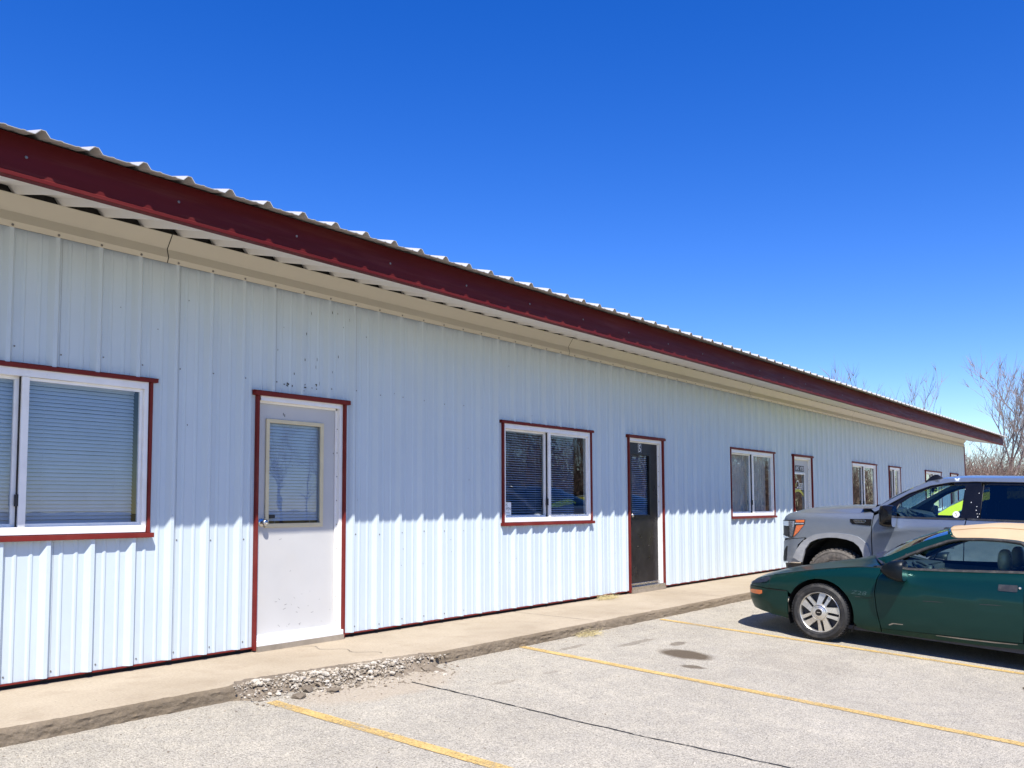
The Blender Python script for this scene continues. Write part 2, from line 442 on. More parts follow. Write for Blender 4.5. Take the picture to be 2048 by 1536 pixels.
def paint_mat():
    m, nt, out = newmat('yellow_road_paint')
    v = coords(nt)
    c = ramp(nt, noise(nt, v, 9, 5, .6), [(.3, (.50, .34, .12)), (.7, (.60, .42, .17))])
    spk = ramp(nt, noise(nt, v, 70, 5, .75), [(.36, .45), (.5, 1.0)])
    c = mixrgb(nt, 1.0, c, spk, 'MULTIPLY')
    p = nt.nodes.new('ShaderNodeBsdfPrincipled'); nt.links.new(c, p.inputs['Base Color']); p.inputs['Roughness'].default_value = .8
    p.inputs['Specular IOR Level'].default_value = .25
    t = nt.nodes.new('ShaderNodeBsdfTransparent')
    wear = math_(nt, 'ADD', math_(nt, 'MULTIPLY', noise(nt, v, 60, 6, .8), .75), math_(nt, 'MULTIPLY', noise(nt, v, 2.2, 3), .35))
    k = ramp(nt, wear, [(.43, 0.0), (.56, 1.0)])
    mx = nt.nodes.new('ShaderNodeMixShader'); nt.links.new(k, mx.inputs[0])
    nt.links.new(t.outputs[0], mx.inputs[1]); nt.links.new(p.outputs[0], mx.inputs[2]); nt.links.new(mx.outputs[0], out.inputs[0])
paint_mat()
def strip(name, path, width, mat, lift, jag=.004, step=.03):
    pts = []
    for (a, b) in zip(path, path[1:]):
        L = sqrt((b[0]-a[0])**2 + (b[1]-a[1])**2); n = max(2, int(L/step))
        pts += [(a[0]+(b[0]-a[0])*i/n, a[1]+(b[1]-a[1])*i/n) for i in range(n)]
    pts.append(path[-1]); L_, Rr = [], []
    for i, (x, y) in enumerate(pts):
        wv = width * (1 + .0)
        j1 = jag * (mnoise.noise(Vector((x*9, y*9, 1))) + mnoise.noise(Vector((x*31, y*31, 5))))
        j2 = jag * (mnoise.noise(Vector((x*9, y*9, 9))) + mnoise.noise(Vector((x*31, y*31, 7))))
        L_.append((x - wv/2 + j1, y, gz(y) + lift)); Rr.append((x + wv/2 + j2, y, gz(y) + lift))
    mb = MB(); mb.grid([L_, Rr]); o = mb.build(name, mat); tag(o, kind='structure'); return o
for a, b in (((3.69, -1.27), (3.98, -6.2)), ((6.53, -1.20), (6.70, -6.3)), ((9.09, -1.26), (9.34, -6.3)), ((11.75, -1.3), (11.85, -6.3)),
             ((14.4, -1.3), (14.5, -6.3)), ((17.1, -1.3), (17.2, -6.3)), ((1.0, -1.3), (1.1, -6.3))):
    mid = ((a[0]+b[0])/2 + .012, (a[1]+b[1])/2)
    strip('parking_stripe', [a, mid, b], .095, MATS['yellow_road_paint'], .004, .006)
jp = [(4.80, -1.50)]
y = -1.5; x = 4.80
while y > -6.5:
    y -= .12; x += .012 + random.uniform(-.012, .012); jp.append((x, y))
strip('pavement_crack', jp, .013, M_DARK, .0045, .006, .012)

# ------------------------------------------------------------------ sidewalk
def walk_mat(name, c0, c1, stain, rusty):
    m, nt, out = newmat(name)
    v = coords(nt)
    c = ramp(nt, noise(nt, v, 1.1, 6, .6), [(.3, c0), (.7, c1)])
    fine = noise(nt, v, 60, 6, .75)
    c = mixrgb(nt, 1.0, c, ramp(nt, fine, [(.3, (.80, .79, .77)), (.7, (1.13, 1.12, 1.10))]), 'MULTIPLY')
    s = ramp(nt, noise(nt, v, 3.2, 7, .66), [(.52, 0.0), (.7, 1.0)])
    c = mixrgb(nt, math_(nt, 'MULTIPLY', s, .45), c, stain)
    ch = ramp(nt, noise(nt, coords(nt, (1, 2.6, 1)), 11, 5, .7), [(.70, 0.0), (.74, 1.0)])
    c = mixrgb(nt, math_(nt, 'MULTIPLY', ch, .5), c, (.52, .48, .41))
    pit = ramp(nt, noise(nt, v, 26, 3, .6), [(.26, 1.0), (.30, 0.0)])
    c = mixrgb(nt, math_(nt, 'MULTIPLY', pit, .5), c, (.10, .085, .07))
    bn = bump(nt, fine, rusty, .012)
    principled(nt, out, c, .9, 0, .25, normal=bn); return m
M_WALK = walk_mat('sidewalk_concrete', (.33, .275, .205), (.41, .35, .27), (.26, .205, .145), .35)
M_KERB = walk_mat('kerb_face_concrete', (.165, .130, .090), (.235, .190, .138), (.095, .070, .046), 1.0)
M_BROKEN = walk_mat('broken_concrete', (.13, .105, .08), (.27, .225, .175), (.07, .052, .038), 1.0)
def sstep(a, b, x):
    t = max(0, min(1, (x - a) / (b - a))); return t*t*(3-2*t)
def edge_y(X):
    e = -1.045 - .16 * sstep(3.6, 5.6, X)
    e += .012 * mnoise.noise(Vector((X*1.1, 3, 0))) + .010 * mnoise.noise(Vector((X*5, 7, 0))) + .006 * mnoise.noise(Vector((X*19, 1, 0)))
    br = sstep(3.52, 3.66, X) * (1 - sstep(5.25, 5.42, X))
    e += br * (.10 + .06 * mnoise.noise(Vector((X*3, 11, 0))) + .045 * mnoise.noise(Vector((X*14, 5, 0))) + .02 * mnoise.noise(Vector((X*40, 5, 0))))
    return e, br
def wtop(y): return -.043 + .012 * y
mb = MB(); rows = []
X = -9.0
Xs = []
while X < 36:
    Xs.append(X); X += .014 if 1.2 < X < 8 else (.03 if 8 <= X < 13 else .1)
topn = [0.16, -.15, -.4, -.65, -.85]
for X in Xs:
    e, br = edge_y(X); r = []
    for t in topn: r.append((X, t, wtop(t) + .002 * mnoise.noise(Vector((X*2, t*3, 0)))))
    chip = max(0, mnoise.noise(Vector((X*7, 0, 4))) - .25) * .05 + max(0, mnoise.noise(Vector((X*2.2, 0, 9))) - .3) * .06
    r.append((X, e + .03 + chip, wtop(e) + .002 * mnoise.noise(Vector((X*20, 2, 0)))))
    r.append((X, e + .008 + chip*.5, wtop(e) - .006 - chip*.35))
    zb = gz(-1.2) - .03
    nface = 14
    for k in range(1, nface + 1):
        f = k / nface; z0 = wtop(e) - .012; z = z0 + (zb - z0) * f
        yy = e - .012 * f + .009 * mnoise.noise(Vector((X*14, f*4, 2))) + .008*mnoise.noise(Vector((X*40, f*7, 2)))
        if br > 0:
            yb = e - (.02 + .30 * f ** 1.5) - .01 * f
            zr = z0 + (zb - z0) * (f ** .8)
            nn = mnoise.noise(Vector((X*11, f*5, 3))) * .055 + mnoise.noise(Vector((X*26, f*9, 8))) * .045 + mnoise.noise(Vector((X*48, f*20, 18))) * .02 + mnoise.noise(Vector((X*3.5, f*2, 8))) * .03
            yy = yy * (1 - br) + (yb + nn * .7) * br; z = z * (1 - br) + (zr + nn * .55 * (1 if f < .95 else .2)) * br
        r.append((X, yy, z))
    rows.append(r)
nt_ = len(topn) + 1
n = len(rows); m = len(rows[0])
for i in range(n - 1):
    for j in range(m - 1):
        _, br = edge_y(Xs[i])
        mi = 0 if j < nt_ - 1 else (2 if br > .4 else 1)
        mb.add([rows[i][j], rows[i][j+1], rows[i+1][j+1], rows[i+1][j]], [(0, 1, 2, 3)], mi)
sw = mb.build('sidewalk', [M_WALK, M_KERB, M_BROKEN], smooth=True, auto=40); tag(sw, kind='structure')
# hairline crack running out from the first door, and control joints
def walk_line(pts, wd):
    mb = MB(); L_ = []; R_2 = []
    for (x, y) in pts:
        L_.append((x - wd/2 + random.uniform(-.3, .3)*wd, y, wtop(y) + .0045)); R_2.append((x + wd/2 + random.uniform(-.3, .3)*wd, y, wtop(y) + .0045))
    mb.grid([L_, R_2]); o = mb.build('sidewalk_crack', M_SPECK); tag(o, kind='structure')
walk_line([(4.86 + .05*sin(i*.9) + i*.012, -.10 - i*.045) for i in range(18)], .006)
for jx in (7.9, 11.0, 14.1, 17.2, 20.3): walk_line([(jx, -.02 - i*.1) for i in range(12)], .006)

def rock(mb, c, r, seed, flat=.7, mi=0):
    rnd = random.Random(seed)
    bm = bmesh.new(); bmesh.ops.create_icosphere(bm, subdivisions=1, radius=1)
    o = Vector((rnd.uniform(0, 99), rnd.uniform(0, 99), 0)); rz = rnd.uniform(0, 6.28)
    ax = (rnd.uniform(.7, 1.3), rnd.uniform(.6, 1.1), flat * rnd.uniform(.7, 1.1))
    vs = []
    for v in bm.verts:
        d = 1 + .5 * mnoise.noise(v.co * 1.3 + o)
        q = Vector((v.co.x*ax[0], v.co.y*ax[1], v.co.z*ax[2])) * d * r
        q = Vector((q.x*cos(rz)-q.y*sin(rz), q.x*sin(rz)+q.y*cos(rz), q.z))
        vs.append(q + Vector(c))
    mb.add(vs, [tuple(v.index for v in f.verts) for f in bm.faces], mi); bm.free()
mb = MB(); rnd = random.Random(3)
for k in range(2600):
    X = rnd.gauss(4.42, .45); e, br = edge_y(X)
    if X < 3.55 or X > 5.5: continue
    y = e - (abs(rnd.gauss(.10, .17)) if k % 5 < 3 else abs(rnd.gauss(.01, .035))) - .002
    f = max(0, min(1, (e - y) / .30))
    zz = (wtop(e) - .012) + (gz(-1.2) - wtop(e)) * f ** .8 if y > -1.27 else gz(y)
    r = min(.030, .004 + rnd.expovariate(1/.0042))
    rock(mb, (X, y, max(zz, gz(y)) + r * .25), r, k, .6, k % 3)
for k in range(420):   # loose grit along the kerb and over the lot
    X = rnd.uniform(1.5, 12); y = -1.25 - rnd.expovariate(1/.5) if k % 3 else -1.22 - rnd.random()*.12
    r = rnd.uniform(.003, .008)
    rock(mb, (X, y, gz(y) + r*.3), r, k + 5000, .6, k % 3)
M_ST2 = simple('grey_stone', (.20, .165, .125), .9, spec=.2, var=.3, vscale=12)
M_ST3 = simple('white_stone', (.43, .39, .33), .9, spec=.2, var=.2, vscale=12)
o = mb.build('gravel', [M_STONE, M_ST2, M_ST3]); tag(o, kind='stuff', label='loose gravel and concrete crumbs along the broken kerb', cat='gravel')
CH = [((3.90, -1.30), .055, 'flat concrete chunk at the left end of the broken kerb'),
      ((4.18, -1.33), .055, 'small concrete chunk lying below the broken kerb left of the crack'),
      ((4.05, -1.20), .060, 'largest concrete chunk wedged against the broken kerb'),
      ((5.16, -1.30), .06, 'concrete chunk at the right end of the broken kerb')]
for i, ((x, y), r, lab) in enumerate(CH):
    mb = MB(); rock(mb, (0, 0, r*.25), r, 900 + i, .38)
    o = mb.build('concrete_chunk', M_BROKEN); o.location = (x, y, gz(y)); tag(o, lab, 'rubble', 'concrete chunks fallen from the kerb')
mb = MB(); rock(mb, (0, 0, .012), .03, 77, .6)
o = mb.build('stone', M_ST2); o.location = (8.55, -5.02, gz(-5.02)); tag(o, 'small brown stone alone on the lot in front of the green convertible', 'stone')
# dry grass tufts
def tuft(name, loc, n, spread, length, lab, seed):
    rnd = random.Random(seed); mb = MB()
    for i in range(n):
        a = rnd.uniform(0, 2*pi); r = spread * sqrt(rnd.random()); b = Vector((r*cos(a)*1.8, r*sin(a)*.6, 0))
        d = Vector((rnd.gauss(.3, .9), rnd.gauss(-.1, .5), rnd.uniform(.05, .7))).normalized(); L = length * rnd.uniform(.4, 1)
        pts = [b, b + d*L*.5 + Vector((0, 0, .01)), b + d*L + Vector((0, 0, -.25*L))]
        pts = [Vector((p.x, p.y, max(.002, p.z))) for p in pts]
        mb.tube(pts, [.0018, .0014, .0006], 3, cap=False)
    o = mb.build(name, M_STRAW); o.location = loc; tag(o, lab, 'dry grass')
tuft('grass_tuft', (9.75, -.12, wtop(-.1)), 150, .13, .16, 'dry straw tuft lying on the sidewalk beside the black door', 1)
tuft('grass_tuft', (7.55, -1.28, gz(-1.28)), 110, .11, .14, 'dry straw tuft growing from the foot of the kerb', 2)

# ------------------------------------------------------------------ building
XL, XR = -8.0, 31.8
PER = .3048; X0R = 2.446
def near_ribs(x0, x1, pad=0): 
    k0 = math.ceil((x0 - X0R) / PER); out = []
    while X0R + k0 * PER <= x1: out.append(X0R + k0 * PER); k0 += 1
    return out
def rib_profile(x0, x1, h, hm=.007):
    """(x, protrusion) break points of the ribbed sheet"""
    pts = [(x0, 0.0)]
    for c in near_ribs(x0 + .05, x1 - .05):
        for dx, d in ((-.046, 0), (-.013, h), (.013, h), (.040, 0), (.082, 0), (.094, hm), (.106, hm), (.116, 0), (.184, 0), (.196, hm), (.208, hm), (.219, 0)):
            if x0 < c + dx < x1: pts.append((c + dx, d))
    pts.append((x1, 0.0)); pts.sort(); return pts
bld = empty('metal_building', (12, 0, 0))
tag(bld, 'long low white ribbed-metal building with dark red fascia and trim', 'building')

HEAD = 2.14; SILL = .955
WINS = [dict(x0=1.66, x1=3.485, z0=SILL), dict(x0=7.715, x1=9.55, z0=SILL), dict(x0=13.78, x1=15.66, z0=SILL), dict(x0=20.15, x1=22.02, z0=SILL),
        dict(x0=23.1, x1=24.12, z0=SILL), dict(x0=26.7, x1=28.55, z0=SILL)]
DOORS = [dict(x0=4.42, x1=5.39), dict(x0=10.47, x1=11.45), dict(x0=16.62, x1=17.62), dict(x0=29.75, x1=30.72)]
OPEN = [(w_['x0'], w_['x1'], w_['z0'], HEAD) for w_ in WINS] + [(d['x0'], d['x1'], -.01, HEAD) for d in DOORS]
# siding
mb = MB(); pr = rib_profile(XL, XR, .036)
brk = sorted(set([p[0] for p in pr] + [q for o_ in OPEN for q in o_[:2]]))
ZB, ZT = 0.0, 3.12
for a, b in zip(brk, brk[1:]):
    if b - a < 1e-6: continue
    ya, yb = -lerp_tab(pr, a), -lerp_tab(pr, b); mx_ = (a + b) / 2
    segs = [(ZB, ZT)]
    for (x0, x1, z0, z1) in OPEN:
        if x0 < mx_ < x1:
            ns = []
            for (s0, s1) in segs:
                if z0 > s0: ns.append((s0, min(z0, s1)))
                if z1 < s1: ns.append((max(z1, s0), s1))
            segs = ns
    for (s0, s1) in segs: mb.quad((a, ya, s0), (b, yb, s0), (b, yb, s1), (a, ya, s1))
# end walls and back wall
mb.box(XR - .02, XR, .001, 12.4, 0, 3.2); mb.box(XL, XL + .02, .001, 12.4, 0, 3.2); mb.box(XL + .02, XR - .02, 12.38, 12.4, 0, 3.2)
for xx in (XR - .01, XL + .01): mb.add([(xx, .0, 3.2), (xx, 12.4, 3.2), (xx, 6.2, 4.75)], [(0, 1, 2)])
mb.build('wall_siding', M_WALL, bld)
# interior
mb = MB(); mb.box(XL + .05, XR - .05, 3.4, 3.5, -.05, 3.1); mb.box(XL + .05, XR - .05, .10, 3.4, -.12, -.05); mb.box(XL + .05, XR - .05, .10, 3.4, 3.1, 3.15)
for xx in (XL + .1, -1, 3.95, 6.6, 12.6, 18.9, 25.4, XR - .2): mb.box(xx, xx + .1, .10, 3.4, -.049, 3.099)
mb.build('interior_partition', M_ROOM, bld)
# foundation recess + base trim
mb = MB(); mb.box(XL + .03, XR - .03, .03, .09, -.12, .02)
mb.build('foundation', M_DARK, bld)  # near-black colour paints the band of shade below the siding
mb = MB()
ed = [XL] + sorted(q for d in DOORS for q in (d['x0'], d['x1'])) + [XR]
for a, b in zip(ed[::2], ed[1::2]): mb.box(a + .002, b - .002, -.016, .028, -.012, -.002)
mb.build('base_trim', M_RED, bld)
# frieze
mb = MB(); sx_ = [XL, 3.575, 9.03, 14.59, 20.25, 26.2, XR + .03]
fp = [(-.036, 3.060), (-.052, 3.098), (-.030, 3.168), (-.100, 3.268), (-.100, 3.272), (.0, 3.272)]
for a, b in zip(sx_, sx_[1:]):
    mb.grid([[(xx, y_, z_) for (y_, z_) in fp] for xx in (a + .004, b - .004)])
mb.grid([[(xx, y_ + .006, z_) for (y_, z_) in fp[:4]] for xx in (XL + .01, XR + .01)], 1)
mb.build('frieze_trim', [M_FRIEZE, M_DARK], bld)
# eave shape
def zeave(x): return 3.252 + .060 * sstep(1.5, 12, x) + .012 * sstep(12, 32, x)
def zfb(x): return 3.035 + .02 * sstep(2, 14, x) + .03 * sstep(14, 32, x)
XE = 32.42; YF = -1.075
def yeave(x): return YF - .012 - (zeave(x) + .02 - zfb(x) - .032) / 1.865
def soff_z(x, y): return zfb(x) + .055 + (3.335 - zfb(x) - .055) * (y - YF) / (-.03 - YF)
mb = MB(); pr = rib_profile(XL, XE - .03, .046, .0)
mb.grid([[(x, y_, soff_z(x, y_) - d) for y_ in (YF + .008, -.6, -.055)] for x, d in pr])
mb.box(XL, XR, -.05, -.001, 3.274, 3.36, 1)
mb.build('soffit', [M_SOFFIT, M_DARK], bld)
# fascia in lengths
mb = MB(); L0 = XL; k = 0
xs_f = [XL, .9, 4.02, 7.1, 10.2, 13.3, 16.4, 19.5, 22.6, 25.7, 28.8, XE]
for a, b in zip(xs_f, xs_f[1:]):
    G_ = []
    lap = .0015 * (k % 2); k += 1
    n_ = 8
    for i in range(n_ + 1):
        x = a + (b - a + (.03 if b < XE else 0)) * i / n_
        zt, zb = zeave(x) + .04, zfb(x); zm = zb + (zt - zb) * .52
        wv = .004 * mnoise.noise(Vector((x*1.7, 0, 0)))
        G_.append([(x, YF + .02 - lap, zt), (x, YF + .004 - lap + wv, zm + .04), (x, YF - .004 - lap + wv, zm), (x, YF - .004 - lap, zb + .03), (x, YF - .012 - lap, zb + .022), (x, YF - .012 - lap, zb + .003), (x, YF - .008 - lap, zb), (x, YF + .05, zb + .002)])
    mb.grid(G_)
mb.quad((XE - .002, YF + .02, zeave(XE)), (XE - .002, YF - .01, zfb(XE)), (XE - .002, 6.2, zfb(XE) + 1.75), (XE - .002, 6.2, zeave(XE) + 1.77))
mb.build('fascia', M_FASCIA, bld, smooth=True, auto=20)
# roof
mb = MB(); pr = rib_profile(XL - .3, XE + .03, .034, .004); SLP = .24
def rz(x, y): return zeave(x) + .02 + SLP * (y - yeave(x))
mb.grid([[(x, y_, rz(x, y_) + d) for y_ in (yeave(x), -.4, 2.5, 6.2)] for x, d in pr])
mb.grid([[(x, y_, rz(x, 12.4 - y_) + d) for y_ in (6.2, 9.5, 12.4 + 1.18)] for x, d in pr])
mb.build('roof', M_ROOF, bld, solid=.004)
# corner trim
mb = MB(); mb.box(XR - .07, XR + .045, -.045, -.034, -.01, 3.058); mb.box(XR + .034, XR + .045, -.033, .12, -.01, 3.058)
mb.build('corner_trim', M_RED, bld)
# screws (a couple of thousand heads)
mb = MB(); rnd = random.Random(5)
def screw(x, z, y=-.001, r=.0052):
    mb.add([(x + r*cos(a), y - .004, z + r*sin(a)) for a in [i*pi/3 for i in range(6)]] + [(x + r*1.25*cos(a), y, z + r*1.25*sin(a)) for a in [i*pi/3 for i in range(6)]],
           [(0,1,2,3,4,5)] + [(i, (i+1) % 6, 6+(i+1) % 6, 6+i) for i in range(6)])
for c in near_ribs(-2, XR):
    for z in (.05, .90, 2.25):
        x = c + .052
        if any(o_[0] - .05 < x < o_[1] + .05 and o_[2] - .03 < z < o_[3] + .03 for o_ in OPEN): continue
        if z == .90 and any(o_[0] - .05 < x < o_[1] + .05 for o_ in OPEN[:6]): continue
        screw(x + rnd.uniform(-.006, .006), z + rnd.uniform(-.012, .012))
    screw(c, 3.075, -.044, .008)
    if rnd.random() < .4: screw(c + .008, .55 + rnd.uniform(-.05, .05), -.032)
for k_ in range(-6, 40): screw(k_ * .95 + .2, zfb(k_*.95) + .13, YF - .006, .008)
o = mb.build('screw', M_SCREW, bld); o['kind'] = 'stuff'
mb = MB()
for q, c in enumerate(near_ribs(-2, XR - .1)):
    if q % 3: continue
    segs = [(0.0, 3.06)]
    for (x0, x1, z0, z1) in OPEN:
        if x0 - .05 < c + .047 < x1 + .05: segs = [(0.0, z0 - .03)] if z0 > .1 else []; segs.append((z1 + .02, 3.06))
    for z0, z1 in segs: mb.quad((c + .0455, -.0008, z0 + .002), (c + .0485, -.0008, z0 + .002), (c + .0485, -.0008, z1), (c + .0455, -.0008, z1))
o = mb.build('panel_lap_shade', simple('lap_shadow_gap', (.27, .29, .31), .8), bld); o['kind'] = 'stuff'  # thin grey strips paint the lap joints and the shade beside the ribs
# mud-dauber specks and scuffs on the siding
mb = MB(); rnd = random.Random(12)
def speck(x, z, w_, h_, y=-.0012):
    a0 = rnd.uniform(0, 6); n_ = 7
    mb.add([(x + w_*(.8+.4*rnd.random())*cos(2*pi*i/n_), y - .002, z + h_*(.7+.5*rnd.random())*sin(2*pi*i/n_)) for i in range(n_)], [tuple(range(n_))])
for i in range(26):
    speck(rnd.gauss(5.02, .22), rnd.uniform(2.25, 2.98), rnd.uniform(.002, .005), rnd.uniform(.006, .022))
for i in range(60):
    speck(rnd.uniform(2.6, 16), rnd.uniform(.6, 2.95), rnd.uniform(.002, .0045), rnd.uniform(.003, .008))
for i in range(14): speck(4.75 + rnd.uniform(-.1, .35), 2.24 + rnd.uniform(-.02, .03), rnd.uniform(.004, .016), rnd.uniform(.004, .012))
def clear(o_): return True
o = mb.build('mud_speck', M_SPECK, bld); o['kind'] = 'stuff'

def sheet_pane(mb, x0, x1, y, z0, z1): mb.quad((x0, y, z0), (x1, y, z0), (x1, y, z1), (x0, y, z1))
def window(W, i):
    x0, x1, z0, z1 = W['x0'], W['x1'], W['z0'], HEAD
    t = .035
    # white vinyl frame
    mb = MB(); a, b, c, d = x0 + .028, x1 - .028, z0 + .022, z1 - .028; fw = .055
    yo, yi = -.020, .070
    mb.box(a, b, yo, yi, d - fw, d); mb.box(a, b, yo, yi, c, c + fw)
    mb.box(a, a + fw*.6, yo, yi, c + fw, d - fw); mb.box(b - fw*.6, b, yo, yi, c + fw, d - fw)
    xm = (a + b) / 2
    fr = mb.build('window', M_VINYL, bld, bevel=.003)
    mb = MB()   # sliding sash and fixed sash stiles
    mb.box(xm - .02, xm + .028, yo + .006, yo + .036, c + fw, d - fw)
    s = .022
    mb.box(xm + .028, b - fw*.6, .004, .03, d - fw - s, d - fw); mb.box(xm + .028, b - fw*.6, .004, .03, c + fw, c + fw + s)
    mb.box(b - fw*.6 - s, b - fw*.6, .004, .03, c + fw + s, d - fw - s)
    mb.box(a + fw*.6, xm - .02, .030, .055, d - fw - s, d - fw); mb.box(a + fw*.6, xm - .02, .030, .055, c + fw, c + fw + s)
    mb.box(a + fw*.6, a + fw*.6 + s, .030, .055, c + fw + s, d - fw - s); mb.box(xm - .052, xm - .0205, .026, .055, c + fw + s, d - fw - s)
    mb.build('sash', M_VINYL, fr, bevel=.002)
    mb = MB(); mb.box(xm - .0245, xm - .0205, .004, .0255, c + fw + .001, d - fw - .001); mb.build('sash_shade_strip', M_DARK, fr)  # thin dark strip painting the shade beside the meeting stile
    mb = MB(); mb.box(xm - .040, xm - .0205, yo + .008, yo + .030, c + fw + .14, c + fw + .22); mb.build('latch', M_BLACK, fr)
    mb = MB(); sheet_pane(mb, a + fw*.6 + s, xm - .052, .042, c + fw + s, d - fw - s); mb.build('pane', M_GL_WIN, fr)
    mb = MB(); sheet_pane(mb, xm + .029, b - fw*.6 - s, .016, c + fw + s, d - fw - s); mb.build('pane', M_GL_WIN, fr)
    # red surround
    mb = MB()
    mb.box(x0 - .03, x1 + .035, -.046, .0, z1 - .028, z1 + .000); mb.box(x0 - .04, x1 + .045, -.034, -.001, z1 + .0005, z1 + .006)
    mb.box(x0, x0 + .022, -.036, .0, z0 + .018, z1 - .0285); mb.box(x1 - .022, x1, -.036, .0, z0 + .018, z1 - .0285)
    mb.box(x0 - .012, x1 + .022, -.056, .0, z0 - .018, z0 + .0175)
    mb.build('surround', M_RED, fr, bevel=.002)
    # blinds
    if W.get('blind'):
        kind, right_gap, drop = W['blind']
        for (p, q) in ((a + .06, xm - .02), (xm + .03, b - .05 - right_gap)):
            mb = MB(); z = d - fw - .03; pit = .0275
            mb.box(p, q, .085, .11, d - fw - .028, d - fw)
            rr = random.Random(int(p*100))
            while z > c + fw + drop:
                an = radians(64 if kind == 'closed' else 24) + rr.uniform(-.02, .02); hw = .0145
                pts = []
                sag = rr.uniform(-.0015, .0015)
                for u in (-1, -.33, .33, 1):
                    pts.append((u * hw * cos(an), u * hw * sin(an) + .0018 * (1 - u*u)))
                nx = 6
                mb.grid([[(p + (q-p)*k/nx, .098 + yy, z + zz + sag*sin(pi*k/nx)) for yy, zz in pts] for k in range(nx + 1)])
                z -= pit
            mb.box(p, q, .09, .106, max(c + fw + drop - .02, c+fw+.002), max(c + fw + drop - .003, c+fw+.02))
            for cx in (p + .14, q - .14): mb.box(cx - .001, cx + .001, .0835, .0845, c + fw + drop, d - fw - .03)
            mb.build('blind', M_BLIND, fr, smooth=True, auto=50)
    elif W.get('curtain'):
        mb = MB(); pts = []
        for k in range(140):
            x = a + .05 + (b - a - .1) * k / 139; pts.append([(x, .14 + .012*sin(k*.8) + .006*sin(k*2.3), c + .02), (x, .14 + .012*sin(k*.8) + .006*sin(k*2.3), d - .02)])
        mb.grid(pts); mb.build('curtain', simple('sheer_curtain', (.42, .43, .41), .9, var=.15), fr, smooth=True)
    return fr, (a, b, c, d, fw, xm)
WINS[0]['blind'] = ('closed', .005, .012); WINS[1]['blind'] = ('open', .17, .012); WINS[2]['curtain'] = True
FR = [window(W, i) for i, W in enumerate(WINS)]
# security notice sticker in the second window
fr, (a, b, c, d, fw, xm) = FR[1]
mb = MB(); sx0, sz0 = a + .06, c + fw + .025; y_ = .0385
mb.box(sx0, sx0 + .14, y_, y_ + .001, sz0, sz0 + .15)
for txt, cx, cz, w_, h_ in (('US', .045, .118, .055, .035), ('OPEN', .07, .075, .115, .035), ('daily', .07, .03, .09, .02)):
    vs, fs = text_mesh(txt, w_, h_); mb.add([(sx0 + cx + v[0], y_ - .0006, sz0 + cz + v[2]) for v in vs], fs, 1)
mb.build('sticker', [M_WHITE, M_BLACK], fr)

def door(D, slab_mat, i, frame_mat, glaze_mat, glass_z, gx, knob_z=1.03):
    x0, x1 = D['x0'], D['x1']; yd = .040
    a, b = x0 + .048, x1 - .060; zt = HEAD - .075; zb = .045
    g0, g1 = a + (b - a) * gx[0], a + (b - a) * gx[1]; h0, h1 = glass_z
    mb = MB()
    mb.box(a, g0, yd, yd + .045, zb, zt); mb.box(g1, b, yd, yd + .045, zb, zt)
    mb.box(g0, g1, yd, yd + .045, zb, h0); mb.box(g0, g1, yd, yd + .045, h1, zt)
    dr = mb.build('door', slab_mat, bld)
    mb = MB()
    gw = .034
    mb.box(g0 - .012, g1 + .012, yd - .014, yd - .001, h1 - .010, h1 + gw - .010); mb.box(g0 - .012, g1 + .012, yd - .014, yd - .001, h0 - gw + .010, h0 + .010)
    mb.box(g0 - gw + .01, g0 + .012, yd - .016, yd - .001, h0 - gw + .01, h1 + gw - .01); mb.box(g1 - .012, g1 + gw - .01, yd - .016, yd - .001, h0 - gw + .01, h1 + gw - .01)
    mb.build('glazing_frame', glaze_mat, dr, bevel=.003)
    mb = MB(); sheet_pane(mb, g0, g1, yd + .014, h0, h1); mb.build('pane', M_GL_WIN, dr)
    mb = MB()   # jambs and head
    mb.box(x0 + .022, a - .004, yd - .012, .13, zb, HEAD - .03); mb.box(b + .004, x1 - .022, -.014, .13, zb, HEAD - .03); mb.box(a - .004, b + .004, -.022, .13, zt + .004, HEAD - .03)
    mb.box(b - .012, b + .004, yd - .014, yd - .002, zb, zt + .003); mb.box(a - .004, b + .004, yd - .014, yd - .002, zt - .012, zt + .004)
    rr = random.Random(i)   # frame screws
    for k in range(9):
        for xx, yy in ((b + .0035, .02), (b + .0035, .06)):
            z = .12 + k * .22 + (.06 if yy > .05 else 0)
            mb.ell((xx, yy, z), (.003, .006, .006), 6, 4, 1)
    mb.build('door_frame', [frame_mat, M_SCREW], dr)
    mb = MB()
    mb.box(x0 - .03, x1 + .04, -.056, .0, HEAD - .03, HEAD + .004); mb.box(x0 - .04, x1 + .05, -.042, -.001, HEAD + .0045, HEAD + .012)
    mb.box(x0, x0 + .0215, -.040, .0, -.03, HEAD - .0305); mb.box(x1 - .0215, x1, -.048, .0, -.03, HEAD - .0305)
    mb.build('surround', M_RED, dr, bevel=.002)
    mb = MB(); mb.box(x0 + .022, x1 - .022, -.05, .12, .001, .0445); mb.box(a, b, yd - .02, yd - .001, .046, .085)
    mb.build('threshold', M_VINYL if slab_mat is not M_DOORB else M_STEEL, dr, bevel=.003)
    mb = MB(); mb.box(x0 + .0225, x1 - .0225, -.06, .12, -.06, .0005); mb.build('door_step', M_SILL, dr)
    mb = MB(); kx = a + .062
    mb.lathe([(0, 0), (.034, 0), (.034, -.006), (.026, -.012), (.013, -.014), (.012, -.032), (.022, -.038), (.028, -.050), (.027, -.060), (.020, -.068), (.008, -.070), (.007, -.066), (0, -.066)], (kx, yd - .0005, knob_z), 'y', 24)
    mb.build('knob', M_STEEL, dr, smooth=True, auto=50)
    return dr, (a, b, g0, g1, h0, h1, yd, zt)
